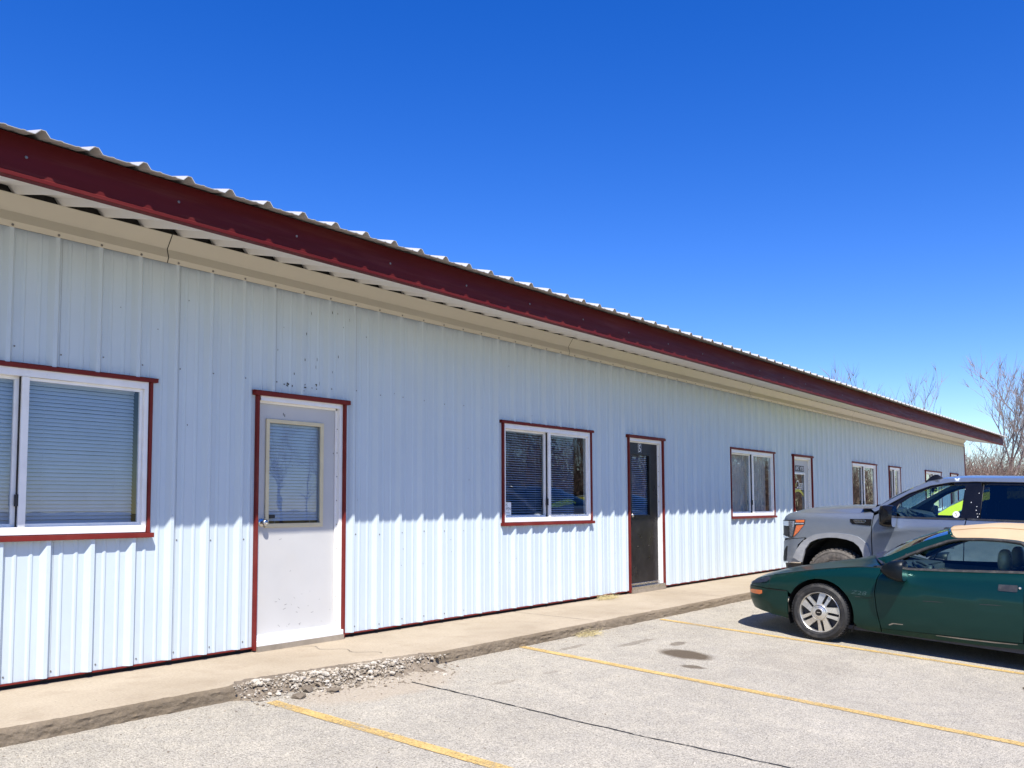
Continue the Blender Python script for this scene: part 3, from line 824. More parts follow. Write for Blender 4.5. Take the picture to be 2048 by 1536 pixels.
def door_blind(dr, g, kind):
    a, b, g0, g1, h0, h1, yd, zt = g; mb = MB(); z = h1 - .02
    while z > h0 + .02:
        an = radians(64 if kind == 'closed' else 30); hw = .0145
        pts = [(u*hw*cos(an), u*hw*sin(an) + .0018*(1-u*u)) for u in (-1, -.33, .33, 1)]
        mb.grid([[(xx, yd + .034 + yy, z + zz) for yy, zz in pts] for xx in (g0 + .004, (g0+g1)/2, g1 - .004)]); z -= .0275
    for cx in (g0 + .1, g1 - .1): mb.box(cx - .001, cx + .001, yd + .0195, yd + .0205, h0, h1)
    mb.build('blind', M_BLIND, dr, smooth=True, auto=50)
dr, g = door(DOORS[0], M_DOORW, 1, M_VINYL, M_CREAM, (1.01, 1.90), (.13, .80)); door_blind(dr, g, 'closed')
mb = MB(); rs = random.Random(44)
for q in range(26):
    x_, z_ = rs.uniform(g[0] + .2, g[1] - .05), (rs.uniform(.12, .42) if q < 20 else rs.uniform(.5, 2.0)); L_ = rs.uniform(.004, .03); a_ = rs.uniform(-.9, .9)
    dx_, dz_ = L_*cos(a_), L_*sin(a_); t_ = .0012
    mb.add([(x_, g[6] - .0008, z_ - t_), (x_ + dx_, g[6] - .0008, z_ + dz_ - t_), (x_ + dx_, g[6] - .0008, z_ + dz_ + t_), (x_, g[6] - .0008, z_ + t_)], [(0, 1, 2, 3)])
for x_, z_ in ((4.74, 1.975), (4.755, 1.965)): mb.add([(x_ - .003, g[6] - .0008, z_ - .012), (x_ + .004, g[6] - .0008, z_ - .010), (x_ + .003, g[6] - .0008, z_ + .012), (x_ - .004, g[6] - .0008, z_ + .010)], [(0, 1, 2, 3)])
o = mb.build('scuff', M_SPECK, dr); o['kind'] = 'stuff'
mb = MB(); mb.box(g[2] + .004, g[2] + .09, g[6] + .004, g[6] + .011, g[4] + .055, g[4] + .085); mb.build('sticker', M_BLACK, dr)
dr, g = door(DOORS[1], M_DOORB, 2, M_VINYL, M_DOORB, (1.02, 1.89), (.12, .72)); door_blind(dr, g, 'open')
mb = MB(); cx, cz = g[0] + .37, 1.975; yd = g[6]
mb.box(cx - .042, cx + .042, yd - .003, yd - .0005, cz - .068, cz + .068)
mb.box(cx - .036, cx + .036, yd - .0036, yd - .0031, cz - .062, cz + .062, 1)
vs, fs = text_mesh('5', .046, .10); mb.add([(cx + v[0], yd - .0042, cz + v[2]) for v in vs], fs, 0)
mb.build('number_plate', [M_WHITE, M_BLACK], dr)
dr, g = door(DOORS[2], M_DOORW, 3, M_VINYL, M_VINYL, (.75, 1.78), (.05, .76))
yd = g[6]; mb = MB()
for k, (txt, w_) in enumerate((('21', .14), ('APNT', .24), ('INTER', .22))):
    cx = g[0] + .09 + k * .235 - (.02 if k == 0 else 0); cz = 1.885
    mb.box(cx - w_/2, cx + w_/2, yd - .003, yd - .0005, cz - .058, cz + .058, 0)
    vs, fs = text_mesh(txt, w_ * .82, .080); mb.add([(cx + v[0], yd - .0036, cz + v[2]) for v in vs], fs, 1)
mb.build('name_plate', [M_BLACK, M_WHITE], dr)
mb = MB(); gy = yd + .0115; gc = (g[2] + g[3]) / 2
vs, fs = text_mesh('Just', .22, .12); mb.add([(g[2] + .17 + v[0], gy, 1.555 + v[2]) for v in vs], fs, 1)
vs, fs = text_mesh('Clean', .37, .15); mb.add([(g[3] - .21 + v[0], gy, 1.575 + v[2]) for v in vs], fs, 0)
arc = []
for k in range(25):
    u = -1 + 2*k/24; zz = 1.43 - .10 * u*u*1.0
    arc.append([(gc + u*.30, gy, zz), (gc + u*.30, gy, zz + .055)])
mb.grid(arc, 1)
mb.box(g[2] + .02, g[3] - .02, gy, gy + .0004, 1.475, 1.487, 0)
mb.build('shop_lettering', [M_WHITE, M_YELLOWP], dr)
dr, g = door(DOORS[3], simple('cream_door', (.64, .58, .46), .5, var=.05), 4, M_VINYL, M_CREAM, (.95, 1.85), (.2, .75))
#VEHICLES
# ------------------------------------------------------------------ vehicles
def cr(pts, n=8):
    out = []
    for i in range(len(pts) - 1):
        p0 = Vector(pts[max(i-1, 0)]); p1 = Vector(pts[i]); p2 = Vector(pts[i+1]); p3 = Vector(pts[min(i+2, len(pts)-1)])
        for k in range(n):
            t = k / n
            out.append(.5*((2*p1)+(p2-p0)*t+(2*p0-5*p1+4*p2-p3)*t*t+(3*p1-p0-3*p2+p3)*t**3))
    out.append(Vector(pts[-1])); return out
class Shell:
    """side skin of a vehicle: s runs along the plan outline (= local y on the flanks, nose at +y), z is height"""
    def __init__(s, hw, plan, rear, prof):
        s.hw = hw; s.prof = prof
        f = cr([(a, b) for a, b in plan], 8); r = cr([(a, b) for a, b in rear], 8)   # (inset, y); both start at y=0 going away
        s.pts = [(0.0, f[0])]; L = 0
        for a, b in zip(f, f[1:]): L += (b-a).length; s.pts.append((L, b))
        neg = []; L = 0
        for a, b in zip(r, r[1:]): L += (b-a).length; neg.append((-L, b))
        s.pts = neg[::-1] + s.pts; s.smax = s.pts[-1][0]; s.smin = s.pts[0][0]
    def plan(s, t):
        P_ = s.pts; t = max(P_[0][0], min(P_[-1][0], t)); lo, hi = 0, len(P_) - 1
        while hi - lo > 1:
            m_ = (lo + hi) // 2
            if P_[m_][0] <= t: lo = m_
            else: hi = m_
        (a, pa), (b, pb) = P_[lo], P_[hi]; f = (t - a) / (b - a) if b > a else 0
        p = pa.lerp(pb, f)
        def tan(i):
            q = P_[min(i+1, len(P_)-1)][1] - P_[max(i-1, 0)][1]; return q.normalized()
        d = tan(lo).lerp(tan(hi), f).normalized()       # (d inset, dy)
        n_ = Vector((-d.y, d.x))                         # outward, in (inset, y)
        return p, n_
    def m(s, side):
        def f(t, z, off=0.0):
            p, n_ = s.plan(t); k = off - s.prof(t, z)
            ins = p.x + n_.x * k; y = p.y + n_.y * k
            return (side * (s.hw - ins), y, z)
        return f
def arch_pts(cy, cz, r, a0, a1, n=16, ry=None):
    ry = ry or r
    return [(cy + r*cos(radians(a0 + (a1-a0)*k/n)), cz + ry*sin(radians(a0 + (a1-a0)*k/n))) for k in range(n + 1)]
def wheel(car, name, c, side, R, rim, width, style, tyremat=None):
    """c: centre of outer face; side -1: face towards -x"""
    ob = MB(); s = side
    w_ = width
    def L(r, h): return (r, -s * h)      # h measured inwards from the outer face
    ob.lathe([L(rim, .004), L(rim*.975, .0), L(rim*.955, .004), L(rim*.93, .022), L(rim*.92, w_*.5), L(rim*.97, w_*.95)], c, 'x', 48)
    if style == 'five':
        for k in range(5):
            A = 2*pi*k/5 + .62
            for (tw, o_) in ((.052, -.037), (.030, .030)):
                sk = .11
                a_, b_ = rim*.30, rim*.955
                pts = []
                for rr, wd, dep, sh in ((a_, tw*.9, -.010, 0), (rim*.62, tw*.95, .003, sk*.05), (b_, tw*1.08, .010, sk*.12)):
                    for e in (-.5, .5):
                        u = o_*(.75+.5*rr/b_) + wd*e*(.8+.5*rr/b_) + sh
                        pts.append((rr, u, dep))
                vs = []
                for (rr, u, dep) in pts:
                    yy, zz = rr*cos(A) - u*sin(A), rr*sin(A) + u*cos(A)
                    vs.append((c[0] - s*(dep + .006), c[1] + yy, c[2] + zz)); 
                for (rr, u, dep) in pts:
                    yy, zz = rr*cos(A) - u*sin(A), rr*sin(A) + u*cos(A)
                    vs.append((c[0] - s*(dep + .045), c[1] + yy, c[2] + zz))
                ob.add(vs, [(0,1,3,2),(2,3,5,4),(0,2,8,6),(2,4,10,8),(1,7,9,3),(3,9,11,5),(0,6,7,1)])
        ob.lathe([L(0, -.020), L(rim*.20, -.020), L(rim*.24, -.014), L(rim*.34, -.010), L(rim*.40, -.002), L(rim*.42, .012), L(rim*.42, .05)], c, 'x', 36)
        for r_ in (rim*.27, rim*.37):
            ob.lathe([L(r_-.003, -.011), L(r_, -.016), L(r_+.003, -.010)], c, 'x', 36)
    else:
        for k in range(6):
            A = 2*pi*k/6 + .3
            vs = []
            for dep in (.012, .06):
                for rr, u in ((rim*.22, -.035), (rim*.22, .035), (rim*.95, .05), (rim*.95, -.05)):
                    vs.append((c[0] - s*(dep + (.012 if rr < rim*.5 else 0)), c[1] + rr*cos(A) - u*sin(A), c[2] + rr*sin(A) + u*cos(A)))
            ob.add(vs, [(0,1,2,3),(4,5,6,7),(0,1,5,4),(1,2,6,5),(2,3,7,6),(3,0,4,7)])
        ob.lathe([L(0, .0), L(rim*.2, .0), L(rim*.28, .02), L(rim*.28, .06)], c, 'x', 30)
    rimo = ob.build(name, M_ALLOY, car, smooth=True, auto=30, world=False)
    d = MB(); d.lathe([L(0, .075), L(rim*.92, .075)], c, 'x', 32); d.lathe([L(0, w_*.9), L(rim*.93, w_*.9)], c, 'x', 32)
    d.build('brake_disc', M_INTERIOR, rimo, world=False)
    t = MB()
    t.lathe([L(rim*.985, .006), L(rim+.012, -.004), L(rim+(R-rim)*.35, -.010), L(rim+(R-rim)*.62, -.010), L(R-.028, .0), L(R-.010, .012), L(R-.001, .028), L(R, w_*.5), L(R-.001, w_-.028), L(R-.010, w_-.010), L(R-.03, w_), L(rim, w_-.005)], c, 'x', 72)
    for r_ in (rim+.018, R-.034): t.lathe([L(r_-.002, -.008), L(r_, -.0125), L(r_+.002, -.008)], c, 'x', 60)
    nb = 64 if style == 'five' else 40; th = .004 if style == 'five' else .011
    for k in range(nb):       # tread blocks
        a0 = 2*pi*k/nb
        for (h0, h1, sh) in ((.012, w_*.30, 0), (w_*.36, w_*.62, .5), (w_*.68, w_-.012, 0)):
            vs = []
            for rr in (R - .008, R + th):
                for h, da in ((h0, -.34), (h1, -.26), (h1, .34), (h0, .26)):
                    an = a0 + (da + sh) * 2*pi/nb; vs.append((c[0] - s*h, c[1] + rr*cos(an), c[2] + rr*sin(an)))
            t.add(vs, [(4,5,6,7),(0,1,5,4),(1,2,6,5),(2,3,7,6),(3,0,4,7)])
    t.build('tyre', tyremat or M_RUBBER, rimo, smooth=True, auto=35, world=False)
    if style == 'five':
        e = MB(); e.lathe([L(0, -.0225), L(rim*.155, -.0225), L(rim*.165, -.020)], c, 'x', 24); e.build('wheel_cap', M_GLOSSBLACK, rimo, world=False)
        e = MB(); e.box(c[0] - .0245 if s < 0 else c[0] + .023, c[0] - .023 if s < 0 else c[0] + .0245, c[1]-.018, c[1]+.018, c[2]-.003, c[2]+.003); e.build('wheel_emblem', M_CHROME, rimo, world=False)
    return rimo
def well(car, cy, cz, r, x0, x1, name='wheel_well'):
    for sd in (-1, 1):
        mb = MB(); P_ = []
        for k in range(15):
            a = radians(-28 + 236*k/14); P_.append([(sd*x0, cy + r*cos(a), cz + r*sin(a)), (sd*x1, cy + r*cos(a), cz + r*sin(a))])
        mb.grid(P_); mb.add([p[1] for p in P_], [tuple(range(15))])
        mb.build(name, M_DARK, car, world=False)
def poly_mirror(build, sides=(-1, 1)):
    for sd in sides: build(sd)
def pbuild(car, name, shell_map, polys, mat, step=.04, off=0, flange=.02, parent=None, smooth=True, auto=50):
    mb = MB()
    for p in polys: panel(mb, p, shell_map, step, off, flange)
    return mb.build(name, mat, parent or car, smooth=smooth, auto=auto, world=False)
def seat(car, x, y, z, h, mat, hr):
    mb = MB(); mb.ell((x, y + .22, z + .07), (.23, .27, .09), 16, 8, p=.6)
    rows = []
    for k in range(8):
        t = k / 7; yy = y - .06 - .16*t; zz = z + .10 + h*t; hw_ = .23 - .05*t
        rows.append([(x + hw_*math.copysign(abs(cos(a))**.5, cos(a)), yy + .07*sin(a), zz) for a in [2*pi*q/16 for q in range(16)]])
    mb.grid(rows, 0, False, True); mb.add(rows[-1], [tuple(range(16))])
    o = mb.build('seat', mat, car, smooth=True, auto=50, world=False)
    mb = MB(); mb.ell((x, y - .24, z + .10 + h + .10), (.125, .06, .115), 18, 12, p=.75); mb.build('headrest', hr, o, smooth=True, world=False)
def steering(car, c, r, tilt=25):
    mb = MB(); pts = []; ct, st = cos(radians(tilt)), sin(radians(tilt))
    for k in range(25):
        a = 2*pi*k/24; u, v = r*cos(a), r*sin(a); pts.append((c[0] + u, c[1] + v*st, c[2] + v*ct))
    mb.tube(pts, .016, 8, cap=False)
    for a in (0, pi, -pi/2):
        u, v = r*cos(a), r*sin(a); mb.tube([c, (c[0] + u, c[1] + v*st, c[2] + v*ct)], .014, 6)
    mb.ell(c, (.07, .05, .06), 12, 8); mb.tube([c, (c[0], c[1] + .35, c[2] - .12)], .03, 8)
    mb.build('steering_wheel', M_INTERIOR, car, smooth=True, world=False)

M_MIRROR = simple('mirror_shell', (.003, .006, .009), .4, spec=.22, coat=0, var=.1)
# ---------------- dark green convertible
PH = math.atan(G)
cy_ = -3.03
car = empty('convertible_car', (10.19, cy_, gz(cy_)), (PH, 0, 0))
tag(car, 'dark green low convertible with tan soft top and silver alloy wheels', 'car')
HW = .885
def zfen(t):   # top edge of the flank
    return smooth_tab([(-4.2, .72), (-3.6, .80), (-2.9, .90), (-2.2, .93), (-1.84, .912), (-1.19, .862), (-.8, .838), (-.6, .826), (-.35, .812), (-.13, .780), (.16, .726), (.38, .676), (.6, .626), (.82, .574), (1.0, .532), (1.25, .512), (1.75, .508)], t)
def prof_c(t, z):
    top = zfen(t)
    b = smooth_tab([(.15, .075), (.22, .045), (.32, .018), (.45, .004), (.548, .0), (.64, .008), (.75, .026), (.86, .056), (1.0, .10)], z)
    if t < .45: cz = .508 + (.0 if t > -.3 else (-.3 - t) * .066)
    else: cz = 0
    if t < .36 and z < cz: b += .007
    k = max(0, (z - (top - .085)) / .085); b += .055 * k * k
    if t > .6: b += .03 * max(0, (.34 - z) / .15) if z < .34 else 0
    return b
SH = Shell(HW, [(0, 0), (.0, .15), (.003, .30), (.014, .47), (.05, .66), (.12, .80), (.235, .905), (.46, .975), (.70, 1.0), (.885, 1.005)],
           [(0, 0), (0, -.4), (0, -1.4), (.0, -2.6), (.02, -3.2), (.10, -3.65), (.35, -3.86), (.885, -3.92)], prof_c)
SM = SH.smax; WCY, WCZ, WR = .03, .300, .298
AR = arch_pts(WCY, WCZ, .350, -18, 198)     # from rear-bottom? (angle 0 = +y)
arch_front_to_rear = [p for p in AR if p[1] > .19]
RW = WCY - 2.40
for sd in (-1, 1):
    mp = SH.m(sd)
    # front bumper cover: from wheel arch round to the centre line
    bum_top = [(t, min(zfen(t) - .012, .476 + max(0, (.62 - t)) * .03)) for t in (.378, .5, .62, .8, 1.0, 1.2, 1.45, SM)]
    bum_bot = [(SM, .250), (1.3, .250), (1.05, .242), (.85, .228), (.72, .215), (.55, .200), (.385, .186)]
    o = pbuild(car, 'front_bumper', mp, [bum_top + bum_bot], M_GREEN, .04)
    pbuild(car, 'turn_signal', mp, [[(.695, .450), (.86, .440), (.93, .430), (.93, .402), (.86, .396), (.73, .400), (.695, .415)]], M_AMBER, .03, .004, .012, parent=o)
    pbuild(car, 'bumper_seam', mp, [[(.39, .484), (.62, .478), (.62, .473), (.39, .479)]], M_DARK, .05, .0015, 0, parent=o)
    # nose cap above bumper (with lamp)
    cap = [(t, zfen(t)) for t in (.60, .7, .82, .95, 1.1, 1.25, 1.5, SM)] + [(t, min(zfen(t) - .008, .482)) for t in (SM, 1.5, 1.25, 1.1, .95, .82, .7, .60)]
    o = pbuild(car, 'nose_panel', mp, [cap], M_GREEN, .03, -.004)
    pbuild(car, 'headlamp', mp, [[(.615, .612), (.66, .606), (.76, .572), (.86, .540), (.98, .512), (1.0, .500), (.90, .503), (.74, .524), (.63, .552), (.605, .580)]], M_LENS, .03, .006, .01, parent=o)
    # fender
    fen = [(.595, .486), (.383, .489)] + [p for p in arch_pts(WCY, WCZ, .352, 26, 180+20) if p[1] > .20] + [(-.352, .200), (-.46, .176), (-.585, .175), (-.575, .26), (-.543, .40), (-.520, .58), (-.533, .71), (-.563, .784), (-.595, .812), (-.62, zfen(-.62))] + [(t, zfen(t)) for t in (-.5, -.35, -.13, .16, .38, .5, .595)]
    o = pbuild(car, 'fender', mp, [fen], M_GREEN, .035)
    pbuild(car, 'crease_shade_line', mp, [[(-.335, .5165), (-.515, .524), (-.515, .519), (-.335, .5115)]], M_PLASTIC, .05, .0015, 0, parent=o)  # dark strip paints the shade line of the fender crease
    # embossed badge
    vs, fs = text_mesh('Z28', .15, .042)
    b = MB()
    for q in (0, .0022):
        b.add([mp(-.372 - v[0] * (1 if sd < 0 else -1) + (v[2]) * .25 * -1, .5565 + v[2] * .95, .0012 + q) for v in vs], fs, 0 if q else 1)
    b.build('badge', [simple('badge_green', (.05, .10, .10), .3, .5), M_GREEN], o, world=False)
    # door
    dr_ = [(-.629, zfen(-.629) - .004), (-.571, .786), (-.541, .71), (-.528, .58), (-.551, .40), (-.583, .26), (-.592, .218), (-1.09, .238), (-1.57, .252), (-1.845, .268), (-1.852, .45), (-1.84, .70), (-1.845, zfen(-1.845) - .004)] + [(t, zfen(t) - .004) for t in (-1.6, -1.4, -1.19, -1.0, -.8)]
    o = pbuild(car, 'door', mp, [dr_], M_GREEN, .04)
    pbuild(car, 'crease_shade_line', mp, [[(-.60, .5275), (-1.08, .558), (-1.842, .6095), (-1.842, .6045), (-1.08, .553), (-.60, .5225)]], M_PLASTIC, .05, .0015, 0, parent=o)  # same painted shade line carried along the door crease
    # belt rubber
    pbuild(car, 'belt_moulding', mp, [[(t, zfen(t) + .012) for t in (-.64, -.8, -1.19, -1.5, -1.85)] + [(t, zfen(t) - .008) for t in (-1.85, -1.5, -1.19, -.8, -.64)]], M_RUBBER, .05, .004, .012, parent=o)
    h = pbuild(car, 'door_handle', mp, [[(-1.632, .786), (-1.782, .795), (-1.788, .788), (-1.788, .738), (-1.780, .732), (-1.636, .728), (-1.628, .735)]], M_PLASTIC, .03, .004, .012, parent=o)
    b = MB(); q = mp(-1.808, .772, .003); b.lathe([(0, -.004), (.010, -.004), (.013, 0)], (q[0], q[1], q[2]), 'x', 16); b.build('door_lock', M_CHROME, o, world=False)
    # scraped lower edge
    pbuild(car, 'scrape', mp, [[(-.66, .268), (-.70, .290), (-.80, .292), (-.80, .286), (-.71, .282), (-.67, .262)]], M_STONE, .04, .0015, 0, parent=o)
    # rocker
    rk = [(-.588, .214), (-1.09, .232), (-1.57, .246), (-1.86, .260), (-2.03, .26), (-2.03, .19), (-1.85, .205), (-1.46, .188), (-1.09, .180), (-.588, .168)]
    o = pbuild(car, 'rocker_panel', mp, [rk], M_GREEN, .04, -.012)
    pbuild(car, 'scrape', mp, [[(-1.1, .226), (-1.3, .233), (-1.55, .240), (-1.8, .250), (-1.8, .243), (-1.6, .230), (-1.35, .222), (-1.1, .221)]], M_STONE, .04, .0012 - .010, 0, parent=o)
    # rear quarter and bumper
    rq = [(-1.858, .264), (-1.868, .45), (-1.856, .70), (-1.861, zfen(-1.861))] + [(t, zfen(t)) for t in (-2.2, -2.6, -3.0, -3.4, -3.8, SH.smin)] + [(SH.smin, .50), (-3.7, .50), (-3.3, .50), (RW - .36, .49)] + [p for p in arch_pts(RW, WCZ, .352, 150, -18)[:] if p[1] > .2] + [(RW + .352, .2), (-2.03, .2), (-2.0, .26)]
    pbuild(car, 'rear_quarter_panel', mp, [rq], M_GREEN, .06)
    rb = [(RW - .352, .482), (-3.3, .49), (-3.7, .49), (SH.smin, .49), (SH.smin, .24), (-3.7, .24), (-3.2, .22), (RW - .352, .2)]
    o = pbuild(car, 'rear_bumper', mp, [rb], M_GREEN, .07)
    pbuild(car, 'tail_lamp', mp, [[(-3.62, .70), (-4.1, .72), (-4.1, .60), (-3.62, .60)]], simple('red_lens', (.4, .01, .01), .15, coat=.6), .06, .004, .012)
    wheel(car, 'wheel', (sd*(HW - .012), WCY, WCZ), sd, WR, .213, .225, 'five')
    wheel(car, 'wheel', (sd*(HW - .012), RW, WCZ), sd, WR, .213, .225, 'five')
well(car, WCY, WCZ, .36, HW - .05, .42); well(car, RW, WCZ, .36, HW - .05, .42)
# hood: fan of rows from the flank edge to the centre line
mL = SH.m(-1); mb = MB()
def hood_pt(t, f, sgn):
    e = Vector(mL(t, zfen(t), -.002)); yc = lerp_tab([(-.62, -.36), (0, .10), (.4, .45), (.82, .80), (1.1, .93), (1.4, .985), (SM, 1.0)], t)
    zc = smooth_tab([(-.36, .922), (-.15, .858), (0, .820), (.3, .752), (.6, .678), (.8, .612), (.93, .556), (1.0, .510)], yc)
    x = e.x * (1 - f); y = e.y + (yc - e.y) * f; z = e.z + (zc - e.z) * (1 - (1-f)**2.1)
    z += .016 * math.exp(-((abs(x) - .34) / .12)**2) * sstep(.55, -.1, y) if abs(x) < .8 else 0
    return (sgn * x, y, z)
ts = [-.62 + (SM + .62) * i / 46 for i in range(47)]
mb.grid([[hood_pt(t, f/14, 1) for f in range(15)] + [hood_pt(t, 1 - f/14, -1) for f in range(1, 15)] for t in ts])
o = mb.build('hood', M_GREEN, car, smooth=True, world=False)
for sd in (-1, 1):
    mq = SH.m(sd); b = MB(); b.tube([mq(t, zfen(t) + .0015, .0) for t in [.58 - 1.16*k/24 for k in range(25)]], .0035, 5); b.build('hood_gap', M_DARK, o, smooth=True, world=False)
    b = MB(); b.tube([mq(.598, z, -.002) for z in (.487, .53, .57, .60, .622)], .003, 5); b.build('nose_gap', M_DARK, o, smooth=True, world=False)
# wiper cowl
mb = MB()
rowsA = []
for k in range(17):
    f = k/16*2 - 1; x = f*.78; yb = -.36 - .26*abs(f)**2.2; zt = .935 - .105*abs(f)**2
    rowsA.append([(x, yb + .03, zt + .004), (x, yb - .07, zt + .002), (x, yb - .10, zt - .03)])
mb.grid(rowsA); mb.build('cowl', M_PLASTIC, car, smooth=True, world=False)
mb = MB()
for x0, x1 in ((-.62, .02), (.05, .62)):
    pts = [(x0 + (x1-x0)*k/8, -.43 - .20*abs((x0 + (x1-x0)*k/8)/.78)**2.2 - .01, .955 - .09*((x0 + (x1-x0)*k/8)/.78)**2) for k in range(9)]
    mb.tube(pts, .009, 6)
mb.build('wiper', M_RUBBER, car, smooth=True, world=False)
# greenhouse
def gx(z): return HW - .115 - max(0, z - .85) * .50
def gm(sd):
    def f(y, z, off=0.0): return (sd * (gx(z) + off), y, z)
    return f
mb = MB(); W_ = []
for k in range(21):
    f = k/20*2 - 1; a = abs(f)
    b0 = Vector((f*(gx(.90)+.0), -.42 - .16*a**2, .950 - .045*a*a)); t0 = Vector((f*gx(1.20), -1.06 - .085*a*a, 1.262 - .045*a*a))
    W_.append([tuple(b0.lerp(t0, q/8) + Vector((0, .035*sin(pi*q/8), .02*sin(pi*q/8)))) for q in range(9)])
mb.grid(W_); mb.build('windshield', M_GL_SHIELD, car, smooth=True, world=False)
mb = MB(); mb.grid([[ (p[0]*1.0, p[1] - .01*i, p[2] - .012*i) for i in range(2)] for p in [w__[-1] for w__ in W_]]); 
mb.tube([(w__[-1][0], w__[-1][1] - .005, w__[-1][2] - .008) for w__ in W_], .022, 8); mb.build('windshield_header', M_GREEN, car, smooth=True, world=False)
for sd in (-1, 1):
    g_ = gm(sd)
    up = [(-.50, .915), (-.62, .958), (-.752, 1.036), (-.947, 1.136), (-1.06, 1.185), (-1.145, 1.218)]
    lo = [(-1.235, 1.172), (-1.13, 1.150), (-.96, 1.072), (-.80, .988), (-.66, .905), (-.60, .872)]
    o = pbuild(car, 'windshield_pillar', g_, [up + lo], M_GREEN, .035, .012, .03)
    b = MB(); b.tube([g_(y, z, .014) for y, z in [(-.61, .868), (-.67, .902), (-.81, .982), (-.97, 1.064), (-1.14, 1.140), (-1.24, 1.166), (-1.446, 1.184), (-1.625, 1.186), (-1.77, 1.176), (-1.815, 1.150), (-1.86, 1.03), (-1.905, .925)]], [.010, .013, .017, .017, .016, .015, .015, .015, .016, .018, .018, .018], 8)
    b.build('window_seal', M_RUBBER, o, smooth=True, world=False)
    b = MB(); panel(b, [(-.655, .862), (-.81, .968), (-.97, 1.050), (-1.14, 1.126), (-1.25, 1.155), (-1.446, 1.172), (-1.625, 1.174), (-1.765, 1.162), (-1.805, 1.14), (-1.895, .905), (-1.5, .875), (-1.19, .855)], g_, .08, -.004, 0)
    b.build('door_window', M_GL_CAR, car, smooth=True, world=False)
    b = MB(); b.tube([g_(-.70, .86, .006), g_(-.775, .985, .006)], .009, 6); b.build('window_divider', M_PLASTIC, o, smooth=True, world=False)
    # mirror
    b = MB(); cx = sd * (HW + .055)
    rings = []
    for (y, w0, z0, z1) in ((-.60, .05, .80, .84), (-.635, .085, .775, .885), (-.69, .105, .740, .915), (-.755, .112, .722, .930), (-.81, .112, .716, .938), (-.822, .10, .73, .925)):
        zc = (z0+z1)/2; hz = (z1-z0)/2
        rings.append([(cx + w0*math.copysign(abs(cos(a))**.7, cos(a)), y, zc + hz*math.copysign(abs(sin(a))**.7, sin(a)) - .02*(cos(a)*sd < 0)*0) for a in [2*pi*k/16 for k in range(16)]])
    b.grid(rings, 0, False, True); b.add(rings[0], [tuple(range(16))])
    o = b.build('door_mirror', M_MIRROR, car, smooth=True, auto=60, world=False)
    b = MB(); b.add([(p[0], p[1] - .001, p[2]) for p in rings[-1]], [tuple(range(16))]); b.build('mirror_glass', M_CHROME, o, world=False)
    b = MB(); b.box(min(sd*(HW-.10), sd*(HW-.02)), max(sd*(HW-.10), sd*(HW-.02)), -.80, -.66, .815, .86); b.build('mirror_arm', M_PLASTIC, o, bevel=.01, world=False)
# soft top
edge = [(-1.16, 1.195), (-1.235, 1.185), (-1.446, 1.202), (-1.625, 1.206), (-1.77, 1.198), (-1.835, 1.165), (-1.885, 1.05), (-2.02, .94), (-2.5, .935), (-2.78, .935)]
crown = [(-1.075, 1.275), (-1.20, 1.296), (-1.45, 1.335), (-1.65, 1.348), (-1.85, 1.345), (-2.02, 1.325), (-2.2, 1.275), (-2.42, 1.18), (-2.68, 1.04), (-2.86, .945)]
eg = cr([(a, b) for a, b in edge], 5); cg = cr([(a, b) for a, b in crown], 5)
rows = []
for (ey, ez), (cy2, cz2) in zip(eg, cg):
    ex = gx(ez) + .016; row = []
    for k in range(29):
        f = k/28*2 - 1; a = abs(f)
        x = f * ex; y = cy2 + (ey - cy2) * a**2.2
        z = cz2 + (ez - cz2) * (a**3.2 if cz2 - ez < .25 else a**2.4)
        if .78 < a < .84: z += .004
        y += 0; z += .004 * mnoise.noise(Vector((x*4, y*5, 0)))
        row.append((x, y, z))
    rows.append(row)
mb = MB(); mb.grid(rows); st = mb.build('soft_top', M_TAN, car, smooth=True, world=False)
M_SEAM = simple('canvas_seam', (.40, .26, .12), .9, var=.1)
mb = MB()
for k in (4, 24): mb.tube([Vector(r[k]) + Vector((0, 0, .003)) for r in rows[1:36]], .0035, 5)
mb.tube([Vector(p) + Vector((0, .0, .003)) for p in rows[1]], .004, 5)
mb.build('seam', M_SEAM, st, smooth=True, world=False)
mb = MB(); mb.grid([[(-.70, -1.9, .93), (-.70, -3.85, .80)], [(0, -2.8, .95), (0, -3.9, .82)], [(.70, -1.9, .93), (.70, -3.85, .80)]])
mb.grid([[(x, y, z) for x in (-.76, -.4, 0, .4, .76)] for y, z in ((-2.7, .935), (-3.2, .93), (-3.6, .90), (-3.86, .78))]); mb.build('boot_lid', M_GREEN, car, smooth=True, world=False)
# interior
mb = MB(); mb.box(-HW+.10, HW-.10, -3.7, .30, .16, .20); mb.box(-HW+.13, HW-.13, -.80, -.50, .45, .84); mb.box(-HW+.12, HW-.12, -2.6, -2.55, .2, .93)
for sd in (-1, 1): mb.box(min(sd*(HW-.10), sd*(HW-.13)), max(sd*(HW-.10), sd*(HW-.13)), -2.5, -.6, .2, .82)
mb.build('cabin_tub', M_INTERIOR, car, world=False)
mb = MB(); rows = []
for k in range(13):
    f = k/12*2-1; x = f*(HW-.14); hump = .05*math.exp(-((x+.36)/.2)**2)
    rows.append([(x, -.46, .835), (x, -.62, .84 + hump*.4), (x, -.76, .83 + hump), (x, -.82, .82), (x, -.80, .60)])
mb.grid(rows); mb.build('dashboard', M_INTERIOR, car, smooth=True, world=False)
steering(car, (-.36, -.92, .81), .175, 62)
seat(car, -.37, -1.36, .36, .42, M_SEAT, M_HEADREST); seat(car, .37, -1.36, .36, .42, M_SEAT, M_HEADREST)
